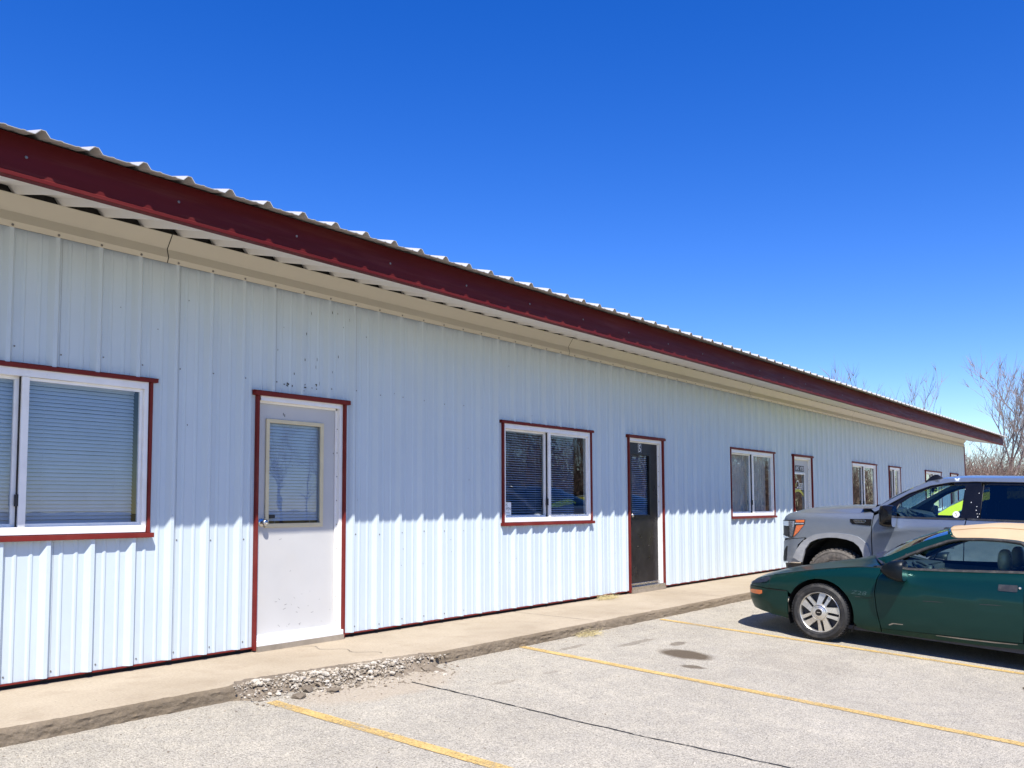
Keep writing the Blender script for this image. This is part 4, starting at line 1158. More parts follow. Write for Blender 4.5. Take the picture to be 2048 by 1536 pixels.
mb = MB(); mb.box(-.10, .10, -.98, -.95, 1.14, 1.19); mb.tube([(0, -.965, 1.19), (0, -.97, 1.23)], .01, 6); mb.build('rear_view_mirror', M_PLASTIC, car, bevel=.012, world=False)

# ---------------- grey pickup
ty_ = -3.10
trk = empty('pickup_truck', (13.09, ty_, gz(ty_)), (PH, 0, 0))
tag(trk, 'dusty grey crew-cab pickup truck parked nose to the building behind the green convertible', 'pickup truck')
HT = .99
def ztk(t):
    return smooth_tab([(-4.2, 1.34), (-2.3, 1.335), (-1.354, 1.312), (-.68, 1.292), (-.27, 1.275), (.12, 1.263), (.34, 1.300), (.40, 1.318), (.57, 1.287), (1.05, 1.262), (1.40, 1.243), (1.58, 1.222), (1.75, 1.198), (2.0, 1.195), (2.6, 1.20)], t)
def prof_t(t, z):
    b = smooth_tab([(.40, .05), (.5, .025), (.65, .016), (.85, .014), (.98, .006), (1.10, .0), (1.20, .008), (1.30, .028), (1.4, .05)], z)
    top = ztk(t)
    if t > .38:
        k = max(0, (z - (top - .07)) / .07); b += .045 * k * k
    # bodyside crease on the doors rising rearwards
    czr = lerp_tab([(-.71, 1.196), (-.36, 1.178), (.0, 1.132), (.384, 1.03)], t)
    if t < .39: b -= .012 * math.exp(-((z - czr) / .035) ** 2)
    return b
ST = Shell(HT, [(0, 0), (.0, .5), (0, .9), (.006, 1.2), (.022, 1.42), (.065, 1.57), (.16, 1.665), (.40, 1.715), (.70, 1.735), (.99, 1.74)],
           [(0, 0), (0, -1), (0, -2.4), (0, -3.4), (.02, -3.75), (.14, -3.92), (.5, -3.95), (.99, -3.95)], prof_t)
TM = ST.smax; TCY, TCZ, TR = .865, .388, .388
TRW = TCY - 3.35
M_RED_LENS = MATS['red_lens']
for sd in (-1, 1):
    mp = ST.m(sd)
    ar = [p for p in arch_pts(TCY, TCZ, .462, -10, 190, 24, .545) if p[1] > .545]
    arch_r = [(1.336, .555), (1.286, .745), (1.22, .845), (1.115, .900), (.98, .932), (.852, .938), (.72, .925), (.631, .900), (.560, .845), (.515, .77), (.475, .62), (.465, .50)]
    fen = [(1.300, .905), (1.545, .865), (1.60, .87)] + [(t, z) for t, z in ((1.60, 1.10), (1.60, ztk(1.60)))] + [(t, ztk(t)) for t in (1.5, 1.4, 1.2, 1.05, .8, .57, .45, .41)] + [(.398, 1.27), (.414, 1.124), (.412, .95), (.398, .776), (.40, .50)] + [(.455, .50), (.47, .66), (.505, .80), (.555, .87), (.63, .925), (.72, .95), (.852, .962), (.98, .957), (1.115, .925), (1.22, .885)]
    o = pbuild(trk, 'fender', mp, [fen], M_GREY, .04)
    flare_out = [(1.462, .610), (1.415, .72), (1.345, .825), (1.25, .91), (1.155, .958), (1.0, .992), (.855, 1.003), (.70, .998), (.579, .975), (.50, .925), (.445, .855), (.415, .77), (.405, .62), (.402, .50)]
    pbuild(trk, 'wheel_arch_flare', mp, [flare_out + arch_r[::-1]], M_FLARE, .035, .022, .045)
    flare_in = [(t + (TCY - t) * .08, z - .03*(z > .7)) for t, z in arch_r]
    # vent with badge
    v = pbuild(trk, 'fender_vent', mp, [[(.694, 1.205), (.42, 1.222), (.41, 1.215), (.415, 1.140), (.425, 1.132), (.657, 1.140), (.685, 1.165)]], M_GLOSSBLACK, .04, .006, .014, parent=o)
    b = MB()
    ov = [(.640, 1.190), (.628, 1.195), (.500, 1.203), (.488, 1.198), (.492, 1.178), (.515, 1.166), (.610, 1.160), (.632, 1.172)]
    b.tube([mp(t, z, .008) for t, z in ov + ov[:1]], .0025, 6)
    vs, fs = text_mesh('DURAMAX', .105, .017)
    b.add([mp(.565 - v_[0] * (1 if sd < 0 else -1), 1.1815 + v_[2] + v_[0] * -.0 + (.565 - .565), .0085) for v_ in vs], fs)
    b.build('badge', M_CHROME, v, world=False)
    # head lamp
    hl = pbuild(trk, 'headlamp', mp, [[(1.80, 1.115), (1.63, 1.125), (1.45, 1.140), (1.303, 1.153), (1.306, 1.090), (1.40, .965), (1.475, .893), (1.56, .878), (1.66, .872), (1.66, .91), (1.80, .93)]], M_PLASTIC, .035, .006, .02)
    pbuild(trk, 'turn_lamp', mp, [[(1.440, 1.138), (1.312, 1.147), (1.313, 1.115), (1.432, 1.105)], [(1.425, 1.062), (1.315, 1.078), (1.395, .972), (1.470, .900)]], M_AMBER, .03, .010, .01, parent=hl)
    pbuild(trk, 'lamp_light_bar', mp, [[(1.450, 1.095), (1.318, 1.104), (1.318, 1.090), (1.450, 1.078)], [(1.790, 1.105), (1.60, 1.112), (1.46, 1.120), (1.46, 1.058), (1.49, .905), (1.53, .90), (1.535, 1.045), (1.79, 1.04)], [(1.80, .925), (1.66, .905), (1.56, .89), (1.49, .898), (1.56, .878), (1.66, .872), (1.8, .88)]], M_LAMPSIL, .03, .012, .012, parent=hl)
    # front end: grille side and bumper
    gr_ = [(1.61, .87), (1.61, ztk(1.61)), (1.75, ztk(1.75)), (2.0, ztk(2.0)), (TM, ztk(TM)), (TM, .80), (2.0, .80), (1.75, .82)]
    o = pbuild(trk, 'grille_panel', mp, [gr_], M_GREY, .05, -.004)
    pbuild(trk, 'grille', mp, [[(1.86, 1.14), (TM, 1.16), (TM, .84), (1.86, .84)]], M_GLOSSBLACK, .06, .006, .02, parent=o)
    bm_ = [(1.302, .895), (1.545, .858), (1.75, .81), (2.0, .79), (TM, .79), (TM, .52), (1.8, .52), (1.60, .535), (1.47, .545), (1.40, .548), (1.355, .553), (1.425, .72), (1.40, .80)]
    o = pbuild(trk, 'front_bumper', mp, [bm_], M_GREY, .04, .002)
    pbuild(trk, 'bumper_lip', mp, [[(1.345, .556), (1.60, .538), (1.8, .523), (TM, .522), (TM, .508), (1.8, .508), (1.6, .522), (1.345, .542)]], M_CHROME, .05, .014, .01, parent=o)
    pbuild(trk, 'bumper_valance', mp, [[(1.345, .540), (1.6, .52), (1.8, .506), (TM, .506), (TM, .40), (1.8, .40), (1.6, .42), (1.35, .46)]], M_PLASTIC, .06, -.02, .02, parent=o)
    pbuild(trk, 'bumper_corner_trim', mp, [[(1.58, .76), (1.63, .70), (1.66, .60), (1.66, .545), (1.60, .548), (1.59, .62)]], M_GLOSSBLACK, .03, .014, .012, parent=o)
    # doors
    d1 = [(.334, 1.300), (.385, 1.27), (.401, 1.124), (.399, .95), (.385, .776), (.387, .50), (-.695, .50), (-.70, .9), (-.700, 1.20), (-.712, ztk(-.712) - .003)] + [(t, ztk(t) - .003) for t in (-.27, .12)]
    o = pbuild(trk, 'door', mp, [d1], M_GREY, .045)
    pbuild(trk, 'belt_moulding', mp, [[(t, ztk(t) + .018) for t in (.20, .12, -.27, -.70)] + [(t, ztk(t) - .006) for t in (-.70, -.27, .12, .20)]], M_PLASTIC, .06, .004, .015, parent=o)
    h = pbuild(trk, 'door_handle', mp, [[(-.412, 1.128), (-.44, 1.150), (-.49, 1.166), (-.58, 1.166), (-.60, 1.155), (-.575, 1.125), (-.43, 1.103)]], M_GREY, .03, .028, .05, parent=o)
    pbuild(trk, 'handle_shade_patch', mp, [[(-.47, 1.172), (-.50, 1.184), (-.58, 1.184), (-.60, 1.168), (-.49, 1.160)]], M_DARK, .04, .002, 0, parent=o)  # flat dark patch painting the shade of a hollow above the handle
    d2 = [(-.708, .50), (-.713, .9), (-.713, 1.20), (-.725, ztk(-.725) - .003)] + [(t, ztk(t) - .003) for t in (-1.0, -1.354, -1.75)] + [(-1.76, 1.0), (-1.70, .85), (-1.62, .65), (-1.60, .50)]
    o = pbuild(trk, 'door', mp, [d2], M_GREY, .05)
    pbuild(trk, 'belt_moulding', mp, [[(t, ztk(t) + .018) for t in (-.73, -1.0, -1.354, -1.75)] + [(t, ztk(t) - .006) for t in (-1.75, -1.354, -1.0, -.73)]], M_PLASTIC, .06, .004, .015, parent=o)
    pbuild(trk, 'door_handle', mp, [[(-1.45, 1.145), (-1.52, 1.172), (-1.62, 1.176), (-1.62, 1.14), (-1.46, 1.12)]], M_GREY, .03, .028, .05, parent=o)
    pbuild(trk, 'rocker_panel', mp, [[(.40, .49), (-1.60, .49), (-1.60, .36), (.40, .36)]], M_PLASTIC, .1, -.015, .03)
    bed = [(-1.61, .50), (-1.64, .65), (-1.72, .85), (-1.775, 1.0), (-1.765, ztk(-1.765)), (-2.6, ztk(-2.6)), (-3.6, ztk(-3.6)), (ST.smin, 1.34), (ST.smin, .75), (-3.7, .72), (TRW - .48, .60)] + [p for p in arch_pts(TRW, TCZ, .49, 170, 10, 20, .56) if p[1] > .5]
    o = pbuild(trk, 'bed_side', mp, [bed], M_GREY, .08)
    wheel(trk, 'wheel', (sd*(HT - .03), TCY, TCZ), sd, TR, .235, .27, 'six', M_TREADDIRT)
    wheel(trk, 'wheel', (sd*(HT - .03), TRW, TCZ), sd, TR, .235, .27, 'six', M_TREADDIRT)
well(trk, TCY, TCZ + .05, .50, HT - .05, .45); well(trk, TRW, TCZ + .05, .50, HT - .05, .45)
# hood
mL = ST.m(-1); mb = MB()
def thood(t, f, sgn):
    e = Vector(mL(t, ztk(t), -.002)); yc = lerp_tab([(.40, .62), (1.2, 1.3), (1.6, 1.62), (2.0, 1.70), (TM, 1.735)], t)
    zc = smooth_tab([(.62, 1.375), (1.0, 1.350), (1.4, 1.308), (1.62, 1.262), (1.735, 1.205)], yc)
    x = e.x*(1-f); y = e.y + (yc-e.y)*f; z = e.z + (zc - e.z)*(1-(1-f)**2.6)
    z += .028 * sstep(.86, .76, abs(x)) * sstep(1.62, 1.2, y)
    return (sgn*x, y, z)
ts = [.40 + (TM - .40)*i/36 for i in range(37)]
mb.grid([[thood(t, f/16, 1) for f in range(17)] + [thood(t, 1 - f/16, -1) for f in range(1, 17)] for t in ts])
mb.build('hood', M_GREY, trk, smooth=True, auto=60, world=False)
mb = MB(); mb.grid([[(x, .66 - .12*abs(x)**2, 1.372 - .03*x*x), (x, .46 - .10*abs(x)**2, 1.385 - .03*x*x), (x, .40 - .1*abs(x)**2, 1.36)] for x in [-.9 + .1*k for k in range(19)]])
mb.build('cowl', M_PLASTIC, trk, smooth=True, world=False)
# greenhouse
def tgx(z): return HT - .045 - max(0, z - 1.29) * .34
def tg(sd):
    def f(y, z, off=0.0): return (sd * (tgx(z) + off), y, z)
    return f
roofl = [(.430, 1.352), (.327, 1.412), (.156, 1.528), (-.094, 1.686), (-.225, 1.750), (-.42, 1.800), (-.659, 1.822), (-1.338, 1.842), (-1.75, 1.835), (-1.95, 1.79)]
low = [(.385, 1.322), (.300, 1.372), (.12, 1.496), (-.012, 1.585), (-.26, 1.698), (-.50, 1.755), (-.786, 1.775), (-1.34, 1.790), (-1.72, 1.785), (-1.90, 1.74)]
mb = MB(); W_ = []
for k in range(17):
    f = k/16*2-1; a = abs(f)
    b0 = Vector((f*tgx(1.34), .50 - .10*a*a, 1.385 - .03*a*a)); t0 = Vector((f*tgx(1.74), -.14 - .075*a*a, 1.795 - .045*a*a))
    W_.append([tuple(b0.lerp(t0, q/6) + Vector((0, .02, .02))*sin(pi*q/6)) for q in range(7)])
mb.grid(W_); mb.build('windshield', M_GL_SHIELD, trk, smooth=True, world=False)
for sd in (-1, 1):
    g_ = tg(sd)
    o = pbuild(trk, 'roof_rail', g_, [roofl + low[::-1]], M_GREY, .05, .010, .03)
    b = MB(); b.tube([g_(y, z, .012) for y, z in low[1:-1]], .006, 6); b.build('drip_seal', M_RUBBER, o, smooth=True, world=False)
    w1 = [(.150, 1.290), (.090, 1.438), (-.02, 1.53), (-.097, 1.583), (-.261, 1.663), (-.40, 1.70), (-.504, 1.714), (-.665, 1.725), (-.650, 1.305), (-.27, 1.288)]
    w2 = [(-.872, 1.740), (-1.3, 1.752), (-1.66, 1.745), (-1.72, 1.60), (-1.74, 1.340), (-1.35, 1.330), (-.860, 1.312)]
    fl = [(.36, 1.335)] + low[1:-1] + [(-1.85, 1.74), (-1.86, 1.345), (-1.354, 1.325), (-.68, 1.305), (-.27, 1.288), (.12, 1.276), (.25, 1.29)]
    # black frame around the openings: strip pieces
    fr_p = [[(.36, 1.335)] + low[1:6] + [(-.504, 1.716), (-.40, 1.702), (-.261, 1.665), (-.097, 1.585), (-.02, 1.532), (.090, 1.440), (.150, 1.290), (.26, 1.285)],
            [(-.50, 1.755), (-.786, 1.775), (-.92, 1.779), (-.872, 1.741), (-.860, 1.312), (-.650, 1.304), (-.665, 1.726), (-.504, 1.716)],
            [(-.92, 1.779), (-1.34, 1.790), (-1.72, 1.785), (-1.86, 1.74), (-1.87, 1.345), (-1.74, 1.339), (-1.72, 1.60), (-1.66, 1.746), (-1.3, 1.753), (-.872, 1.741)]]
    pbuild(trk, 'window_frame', g_, fr_p, M_GLOSSBLACK, .05, .003, .02)
    b = MB(); panel(b, w1, g_, .12, -.004, 0); pane = b.build('door_window', M_GL_TRUCK, trk, smooth=True, world=False)
    if sd < 0:
        b = MB(); q0 = g_(-.60, 1.345, .0)
        import math as _m
        cs = [(.040*cos(2*pi*k/28), .040*sin(2*pi*k/28)) for k in range(28)]
        b.add([g_(-.595 + u, 1.352 + v, -.002) for u, v in cs], [tuple(range(28))], 0)
        b.add([g_(-.595 + u*.82, 1.352 + v*.82, -.0015) for u, v in cs] + [g_(-.595 + u*.76, 1.352 + v*.76, -.0015) for u, v in cs], [(k, (k+1) % 28, 28 + (k+1) % 28, 28 + k) for k in range(28)], 1)
        vs, fs = text_mesh('S', .028, .038); b.add([g_(-.595 - v[0], 1.352 + v[2], -.001) for v in vs], fs, 1)
        b.build('sticker', [M_WHITE, M_BLACK], pane, world=False)
    b = MB(); r5 = random.Random(31)
    for q in range(8):
        y0, z0 = r5.uniform(-.86, -.66), r5.uniform(1.33, 1.74); rr = r5.uniform(.002, .005); el = r5.uniform(1, 2.4)
        b.add([g_(y0 + rr*cos(k), z0 + rr*el*sin(k), .0045) for k in (0, 1.05, 2.1, 3.14, 4.19, 5.24)], [tuple(range(6))])
    o2 = b.build('splash_spot', M_WHITE, o, world=False); o2['kind'] = 'stuff'
    b = MB(); panel(b, w2, g_, .12, -.004, 0); b.build('rear_door_window', M_GL_PRIV, trk, smooth=True, world=False)
    b = MB(); b.tube([g_(.155, 1.285, .006), g_(.088, 1.445, .006)], .010, 6); b.tube([g_(-.865, 1.31, .006), g_(-.874, 1.745, .006)], .004, 6); b.build('window_divider', M_PLASTIC, o, smooth=True, world=False)
    # mirror
    rings = []; cx = sd*(HT + .125)
    for (y, w0, z0, z1) in ((.270, .06, 1.19, 1.37), (.255, .10, 1.155, 1.410), (.21, .118, 1.140, 1.422), (.14, .122, 1.138, 1.425), (.095, .116, 1.145, 1.418)):
        zc, hz = (z0+z1)/2, (z1-z0)/2
        rings.append([(cx + w0*math.copysign(abs(cos(a))**.55, cos(a)), y, zc + hz*math.copysign(abs(sin(a))**.55, sin(a))) for a in [2*pi*k/20 for k in range(20)]])
    b = MB(); b.grid(rings, 0, False, True); b.add(rings[0], [tuple(range(20))]); o = b.build('door_mirror', M_GLOSSBLACK, trk, smooth=True, auto=60, world=False)
    b = MB(); b.add([(p[0], p[1] - .001, p[2]) for p in rings[-1]], [tuple(range(20))]); b.build('mirror_glass', M_CHROME, o, world=False)
    b = MB(); b.box(min(sd*(HT-.03), sd*(HT+.06)), max(sd*(HT-.03), sd*(HT+.06)), .18, .26, 1.23, 1.28); b.build('mirror_arm', M_PLASTIC, o, bevel=.01, world=False)
# roof
rows = []
for (y, z) in [(-.14, 1.760)] + roofl[4:]:
    ex = tgx(z) + .008; yc = y + (.075 if y > -.3 else 0)
    rows.append([(f*ex, y + (yc-y)*(1-f*f), z + .045*(1 - abs(f)**3)) for f in [-1 + k/8 for k in range(17)]])
mb = MB(); mb.grid(rows[1:]); mb.grid([[w__[-1] for w__ in W_], [r for r in rows[1]]])
rf = mb.build('roof', M_GREY, trk, smooth=True, world=False)
mb = MB(); fin = [(-.17, 1.755), (-.22, 1.805), (-.27, 1.842), (-.31, 1.846), (-.38, 1.80)]
mb.grid([[(-.66 - w_, y, z) for y, z in fin] for w_ in (.05,)] + [[(-.66, y, z + .006) for y, z in fin]] + [[(-.66 + .05, y, z) for y, z in fin]])
mb.add([(-.71, y, z) for y, z in fin] + [(-.71, -.38, 1.77), (-.71, -.17, 1.73)], [tuple(range(7))]); mb.add([(-.61, y, z) for y, z in fin] + [(-.61, -.38, 1.77), (-.61, -.17, 1.73)], [tuple(range(7))])
mb.build('roof_antenna', M_GLOSSBLACK, rf, smooth=True, world=False)
mb = MB(); mb.box(-.86, .86, -1.93, -1.90, .6, 1.78); mb.build('cab_back', M_GREY, trk, world=False)
mb = MB(); mb.box(-.90, .90, -3.9, -1.95, .72, .76); mb.box(-.90, .90, -3.95, -3.91, .7, 1.33); mb.build('cargo_bed', M_PLASTIC, trk, world=False)
# interior
mb = MB(); mb.box(-.92, .92, -1.9, .5, .50, .56); mb.box(-.90, .90, .30, .46, .56, 1.28)
mb.box(-.92, .92, -1.89, -1.85, .56, 1.33)
mb.box(-.90, .90, -1.9, 1.55, .40, .49)
mb.build('cabin_tub', M_INTERIOR, trk, world=False)
mb = MB(); rows = []
for k in range(13):
    x = (k/12*2-1)*.90; hump = .06*math.exp(-((x+.42)/.2)**2)
    rows.append([(x, .44, 1.35), (x, .25, 1.345 + hump*.5), (x, .10, 1.32 + hump), (x, .03, 1.24), (x, .06, 1.0)])
mb.grid(rows); mb.build('dashboard', M_INTERIOR, trk, smooth=True, world=False)
mb = MB(); rows = [[(x, y, 1.752 - .02*(x/.8)**2*0 + (y+.6)*-.0) for x in (-.72, 0, .72)] for y in (-.2, -1.0, -1.88)]
mb.grid(rows); mb.build('headliner', M_SEAT, trk, world=False)
steering(trk, (-.42, -.06, 1.27), .19, 60)
for x in (-.42, .42): seat(trk, x, -.66, .72, .52, M_INTERIOR, M_INTERIOR)
mb = MB(); mb.ell((0, -.12, 1.66), (.125, .022, .04), 14, 8, p=.7); mb.tube([(0, -.12, 1.69), (0, -.16, 1.76)], .012, 6); mb.build('rear_view_mirror', M_GLOSSBLACK, trk, smooth=True, world=False)

# ---------------- lime compact car beyond the pickup
ly_ = -2.38
lc = empty('compact_car', (16.35, ly_, gz(ly_)), (PH, 0, 0))
lc.scale = (1.12, 1.12, 1.17)
tag(lc, 'bright lime yellow small car seen through the windows of the grey pickup', 'car')
HL = .82
def zl(t): return smooth_tab([(-3.2, .95), (-2.4, .98), (-1.2, .95), (-.3, .92), (.3, .84), (.6, .70), (.8, .58), (1.4, .55)], t)
def prof_l(t, z):
    b = smooth_tab([(.2, .05), (.35, .012), (.55, 0), (.75, .02), (.95, .06)], z); top = zl(t)
    k = max(0, (z - (top-.1))/.1); return b + .05*k*k
SL = Shell(HL, [(0, 0), (0, .2), (.02, .45), (.10, .66), (.28, .80), (.55, .85), (.82, .86)], [(0, 0), (0, -1.5), (.0, -2.3), (.05, -2.75), (.2, -2.95), (.82, -3.0)], prof_l)
roofc = [(-.15, .96), (-.45, 1.18), (-.75, 1.36), (-.95, 1.43), (-1.4, 1.47), (-2.0, 1.45), (-2.5, 1.36), (-2.75, 1.15), (-2.9, .97)]
def lgx(z): return HL - .09 - max(0, z-.92)*.34
for sd in (-1, 1):
    mp = SL.m(sd)
    for cy2 in (0, -2.4): wheel(lc, 'wheel', (sd*(HL-.02), cy2, .30), sd, .30, .20, .19, 'six')
    body = [(SL.smax, .25), (.5, .22), (.36, .22)] + [p for p in arch_pts(0, .3, .35, -10, 190) if p[1] > .24] + [(-.4, .2), (-2.0, .2)] + [p for p in arch_pts(-2.4, .3, .35, -10, 190) if p[1] > .24] + [(-2.8, .25), (SL.smin, .27)] + [(SL.smin, .9)] + [(t, zl(t)) for t in (-3.2, -2.8, -2.0, -1.2, -.3, .0, .3, .6, .8, 1.1)] + [(SL.smax, zl(SL.smax))]
    pbuild(lc, 'body_side', mp, [body], M_LIME, .08)
    pbuild(lc, 'headlamp', mp, [[(.55, .66), (.85, .58), (.85, .50), (.60, .55)]], M_LENS, .05, .006, .01)
    g_ = (lambda s_: (lambda y, z, off=0.0: (s_*(lgx(z)+off), y, z)))(sd)
    pill = [(-.02, .90), (-.15, .97), (-.45, 1.19), (-.75, 1.36), (-.95, 1.425), (-1.4, 1.455), (-2.0, 1.435), (-2.5, 1.34), (-2.75, 1.14), (-2.9, .95), (-2.62, .96), (-2.45, 1.17), (-2.2, 1.29), (-1.9, 1.335), (-1.4, 1.355), (-1.0, 1.335), (-.75, 1.25), (-.50, 1.08), (-.35, .93)]
    pbuild(lc, 'roof_pillar', g_, [pill], M_LIME, .06, .008, .03)
    b = MB(); panel(b, [(-.35, .92), (-.52, 1.08), (-.77, 1.25), (-1.0, 1.335), (-1.4, 1.355), (-1.9, 1.335), (-2.2, 1.29), (-2.45, 1.17), (-2.62, .96)], g_, .15, -.004, 0); b.build('side_window', M_GL_PRIV, lc, smooth=True, world=False)
    b = MB(); b.ell((sd*(HL+.06), -.35, .98), (.09, .06, .07), 12, 8, p=.7); b.build('door_mirror', M_PLASTIC, lc, smooth=True, world=False)
mb = MB(); rr_ = [(y, z) for y, z in cr(roofc, 4)]
mb.grid([[(f*(lgx(z - .02)), y + (.05*(1-f*f) if y > -1 else 0), z + .04*(1-abs(f)**3)) for f in [-1 + k/6 for k in range(13)]] for y, z in rr_[12:26]]); mb.build('roof', M_LIME, lc, smooth=True, world=False)
mb = MB(); mb.grid([[(f*lgx(z-.02), y + .08*(1-f*f), z + .03*(1-abs(f)**3)) for f in [-1 + k/6 for k in range(13)]] for y, z in rr_[:13]]); mb.build('windshield', M_GL_SHIELD, lc, smooth=True, world=False)
mb = MB(); mb.grid([[(f*lgx(z-.02), y - .05*(1-f*f), z + .03*(1-abs(f)**3)) for f in [-1 + k/6 for k in range(13)]] for y, z in rr_[25:]]); mb.build('rear_window', M_GL_PRIV, lc, smooth=True, world=False)
mL2 = SL.m(-1); mb = MB()
def lh(t, f, sgn):
    e = Vector(mL2(t, zl(t))); yc = lerp_tab([(-.2, -.05), (.4, .5), (.8, .75), (SL.smax, .86)], t); zc = lerp_tab([(-.05, .98), (.5, .84), (.75, .68), (.86, .56)], yc)
    return (sgn*e.x*(1-f), e.y+(yc-e.y)*f, e.z+(zc-e.z)*(1-(1-f)**2.2))
mb.grid([[lh(-.2 + (SL.smax+.2)*i/20, f/8, 1) for f in range(9)] + [lh(-.2 + (SL.smax+.2)*i/20, 1-f/8, -1) for f in range(1, 9)] for i in range(21)]); mb.build('hood', M_LIME, lc, smooth=True, world=False)
mb = MB(); mb.box(-HL+.1, HL-.1, -2.9, .6, .2, .26); mb.box(-HL+.12, HL-.12, -.35, -.2, .26, .9); mb.build('cabin_tub', M_INTERIOR, lc, world=False)

# ------------------------------------------------------------------ trees
def tree_mesh(seed, h, spread, levels, twig, dens=1.0, upright=.5):
    rnd = random.Random(seed); tr = MB(); cw = MB()
    def grow(p, d, L, r, lev):
        n_ = 4 if lev < 2 else 3; pts = [p]; rad = [r]; q = p.copy(); dd = d.copy(); kids = []
        for i in range(n_):
            dd = (dd + Vector((rnd.gauss(0, .14), rnd.gauss(0, .14), rnd.gauss(.05*upright, .10)))).normalized()
            q = q + dd * L / n_; pts.append(q.copy()); rad.append(r * (1 - .55*(i+1)/n_) if lev < levels else r*(1-.8*(i+1)/n_))
            kids.append((q.copy(), dd.copy(), (i+1)/n_, rad[-1]))
        sides = 8 if lev == 0 else (5 if lev == 1 else (4 if lev == 2 else 3))
        (tr if lev == 0 else cw).tube(pts, rad, sides, 0 if lev < 3 else 1, cap=False)
        if lev >= levels: return
        nk = max(2, int({0: 7, 1: 6, 2: 6, 3: 6, 4: 4}[lev] * dens + rnd.random()))
        for k in range(nk):
            q2, d2, f, r2 = kids[min(n_-1, max(1 if lev == 0 else 0, int(rnd.random() * n_)))] if k else kids[-1]
            if k == 0: nd = (d2 + Vector((rnd.gauss(0, .2), rnd.gauss(0, .2), .1))).normalized()
            else:
                a = rnd.uniform(0, 2*pi); perp = Vector((cos(a), sin(a), rnd.uniform(-.1, .5)))
                nd = (d2 * upright + perp * spread * rnd.uniform(.6, 1.25) + Vector((0, 0, .30*upright))).normalized()
            grow(q2, nd, L * rnd.uniform(.52, .78), max(twig, r2 * rnd.uniform(.5, .75)), lev + 1)
    grow(Vector((0, 0, -.3)), Vector((rnd.gauss(0, .05), rnd.gauss(0, .05), 1)).normalized(), h*.42, h*.022, 0)
    return tr, cw
PROTO = []
def make_tree(proto, seed, h, spread, levels, twig, dens, up):
    tr, cw = tree_mesh(seed, h, spread, levels, twig, dens, up)
    o = empty('bare_tree', (0, 0, 0))
    tr.build('trunk', M_BARK, o, smooth=True, world=False); cw.build('crown', [M_BARK, M_TWIG], o, smooth=True, world=False)
    return o
def place_tree(src, x, y, s, rz, label, group, first=False):
    if first: o = src
    else:
        o = src.copy(); C.objects.link(o)
        for ch in src.children:
            c = ch.copy(); C.objects.link(c); c.parent = o
    o.location = (x, y, gz(y) - .05); o.scale = (s, s, s*1.05); o.rotation_euler = (0, 0, rz)
    tag(o, label, 'tree', group); return o
TA = make_tree(0, 11, 10.0, .55, 4, .013, .78, .8)
TB = make_tree(0, 23, 10.0, .72, 4, .013, .9, .65)
TC = make_tree(0, 41, 10.0, .50, 4, .012, .72, .9)
GR = 'bare trees beyond the far end of the building'
place_tree(TA, 52, 1.9, .84, .4, 'large bare tree whose trunk stands right of the roof corner', GR, True)
place_tree(TB, 47, -1.2, .74, 2.0, 'bare tree at the right edge of the photo with spreading twigs', GR, True)
place_tree(TC, 62, 8.3, 1.02, 1.0, 'bare upright tree rising above the roof, taller of the pair', GR, True)
place_tree(TC, 64, 10.6, .88, 3.1, 'bare tree rising above the roof just left of the taller one', GR)
place_tree(TA, 66, 13.8, 1.03, 2.2, 'thin bare tree top leftmost above the roof', GR)
place_tree(TC, 70, 13.2, 1.0, 5.2, 'smallest bare tree top showing above the roof', GR)
place_tree(TA, 56, 1.0, .78, 3.6, 'bare tree standing behind the large one right of the roof corner', GR)
place_tree(TB, 60, -.3, 1.0, 5.1, 'farther bare tree half hidden at the right edge of the photo', GR)
GB = 'bare trees across the lot behind the viewer'
for k in range(16):
    x = 44 + k * 6.3 + random.uniform(-2, 2)
    place_tree((TA, TB, TC)[k % 3], x, -44 - random.uniform(0, 12), random.uniform(.9, 1.35), k * 1.3, 'bare tree across the lot, seen only mirrored in the window glass', GB)
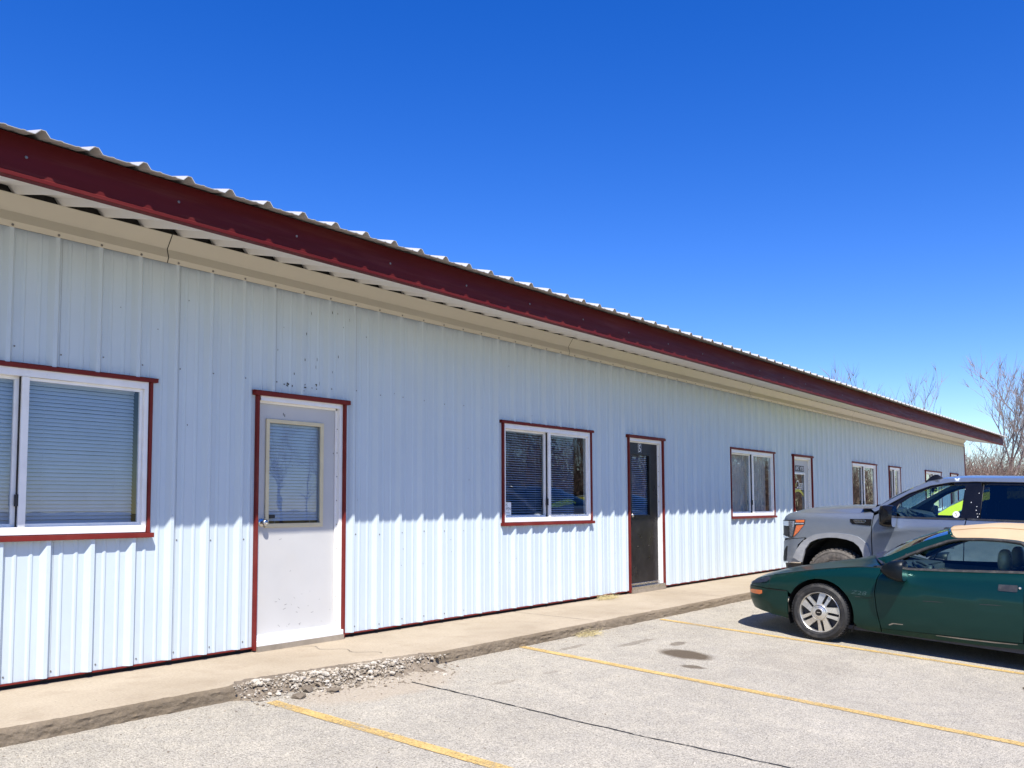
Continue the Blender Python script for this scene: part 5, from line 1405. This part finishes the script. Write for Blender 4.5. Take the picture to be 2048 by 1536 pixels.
# tangled brush past the end of the building
mb = MB(); rnd = random.Random(9)
for k in range(3800):
    x = rnd.uniform(40, 62); y = rnd.uniform(1.0, 10) if k % 3 else rnd.uniform(1, 5); h = rnd.uniform(2.0, 4.2) + (x - 40) * .03; a = rnd.uniform(0, 6.28); l = rnd.uniform(.1, .6)
    p0 = Vector((x, y, gz(y) - .05)); d = Vector((cos(a)*l, sin(a)*l, 1))
    pts = [p0, p0 + d*h*.5 + Vector((rnd.gauss(0, .1), rnd.gauss(0, .1), 0)), p0 + d*h*.8 + Vector((cos(a)*.4*l*h, sin(a)*.4*l*h, rnd.uniform(-.1, .25)*h))]
    mb.tube(pts, [.016, .010, .004], 3, cap=False)
    for q in range(4):
        b = pts[1].lerp(pts[2], rnd.random()); a2 = rnd.uniform(0, 6.28); L = rnd.uniform(.3, .9)
        mb.tube([b, b + Vector((cos(a2)*L*.6, sin(a2)*L*.6, L*rnd.uniform(0, .8)))], [.007, .003], 3, cap=False)
o = mb.build('brush', M_BRUSH, smooth=True); tag(o, 'tangle of leafless brown brush beyond the end of the building', 'brush', kind='stuff')

mb = MB(); rnd = random.Random(19)
for k in range(1500):
    x = rnd.uniform(60, 230); y = rnd.uniform(-70, -34) - max(0, x - 60) * .08; h = rnd.uniform(5, 13); a = rnd.uniform(0, 6.28); l = rnd.uniform(.05, .3)
    p0 = Vector((x, y, gz(y) - .2)); d = Vector((cos(a)*l, sin(a)*l, 1)); p1 = p0 + d*h*.5; p2 = p0 + d*h
    mb.tube([p0, p1, p2], [.10, .07, .02], 3, cap=False)
    for q in range(9):
        b = p0.lerp(p2, rnd.uniform(.25, .95)); a2 = rnd.uniform(0, 6.28); L = rnd.uniform(1, 3)
        mb.tube([b, b + Vector((cos(a2)*L*.6, sin(a2)*L*.6, L*rnd.uniform(.2, .9)))], [.05, .015], 3, cap=False)
o = mb.build('woods', M_BRUSH, smooth=True); tag(o, 'far leafless woods across the lot, seen only mirrored in the windows', 'woods', kind='stuff')
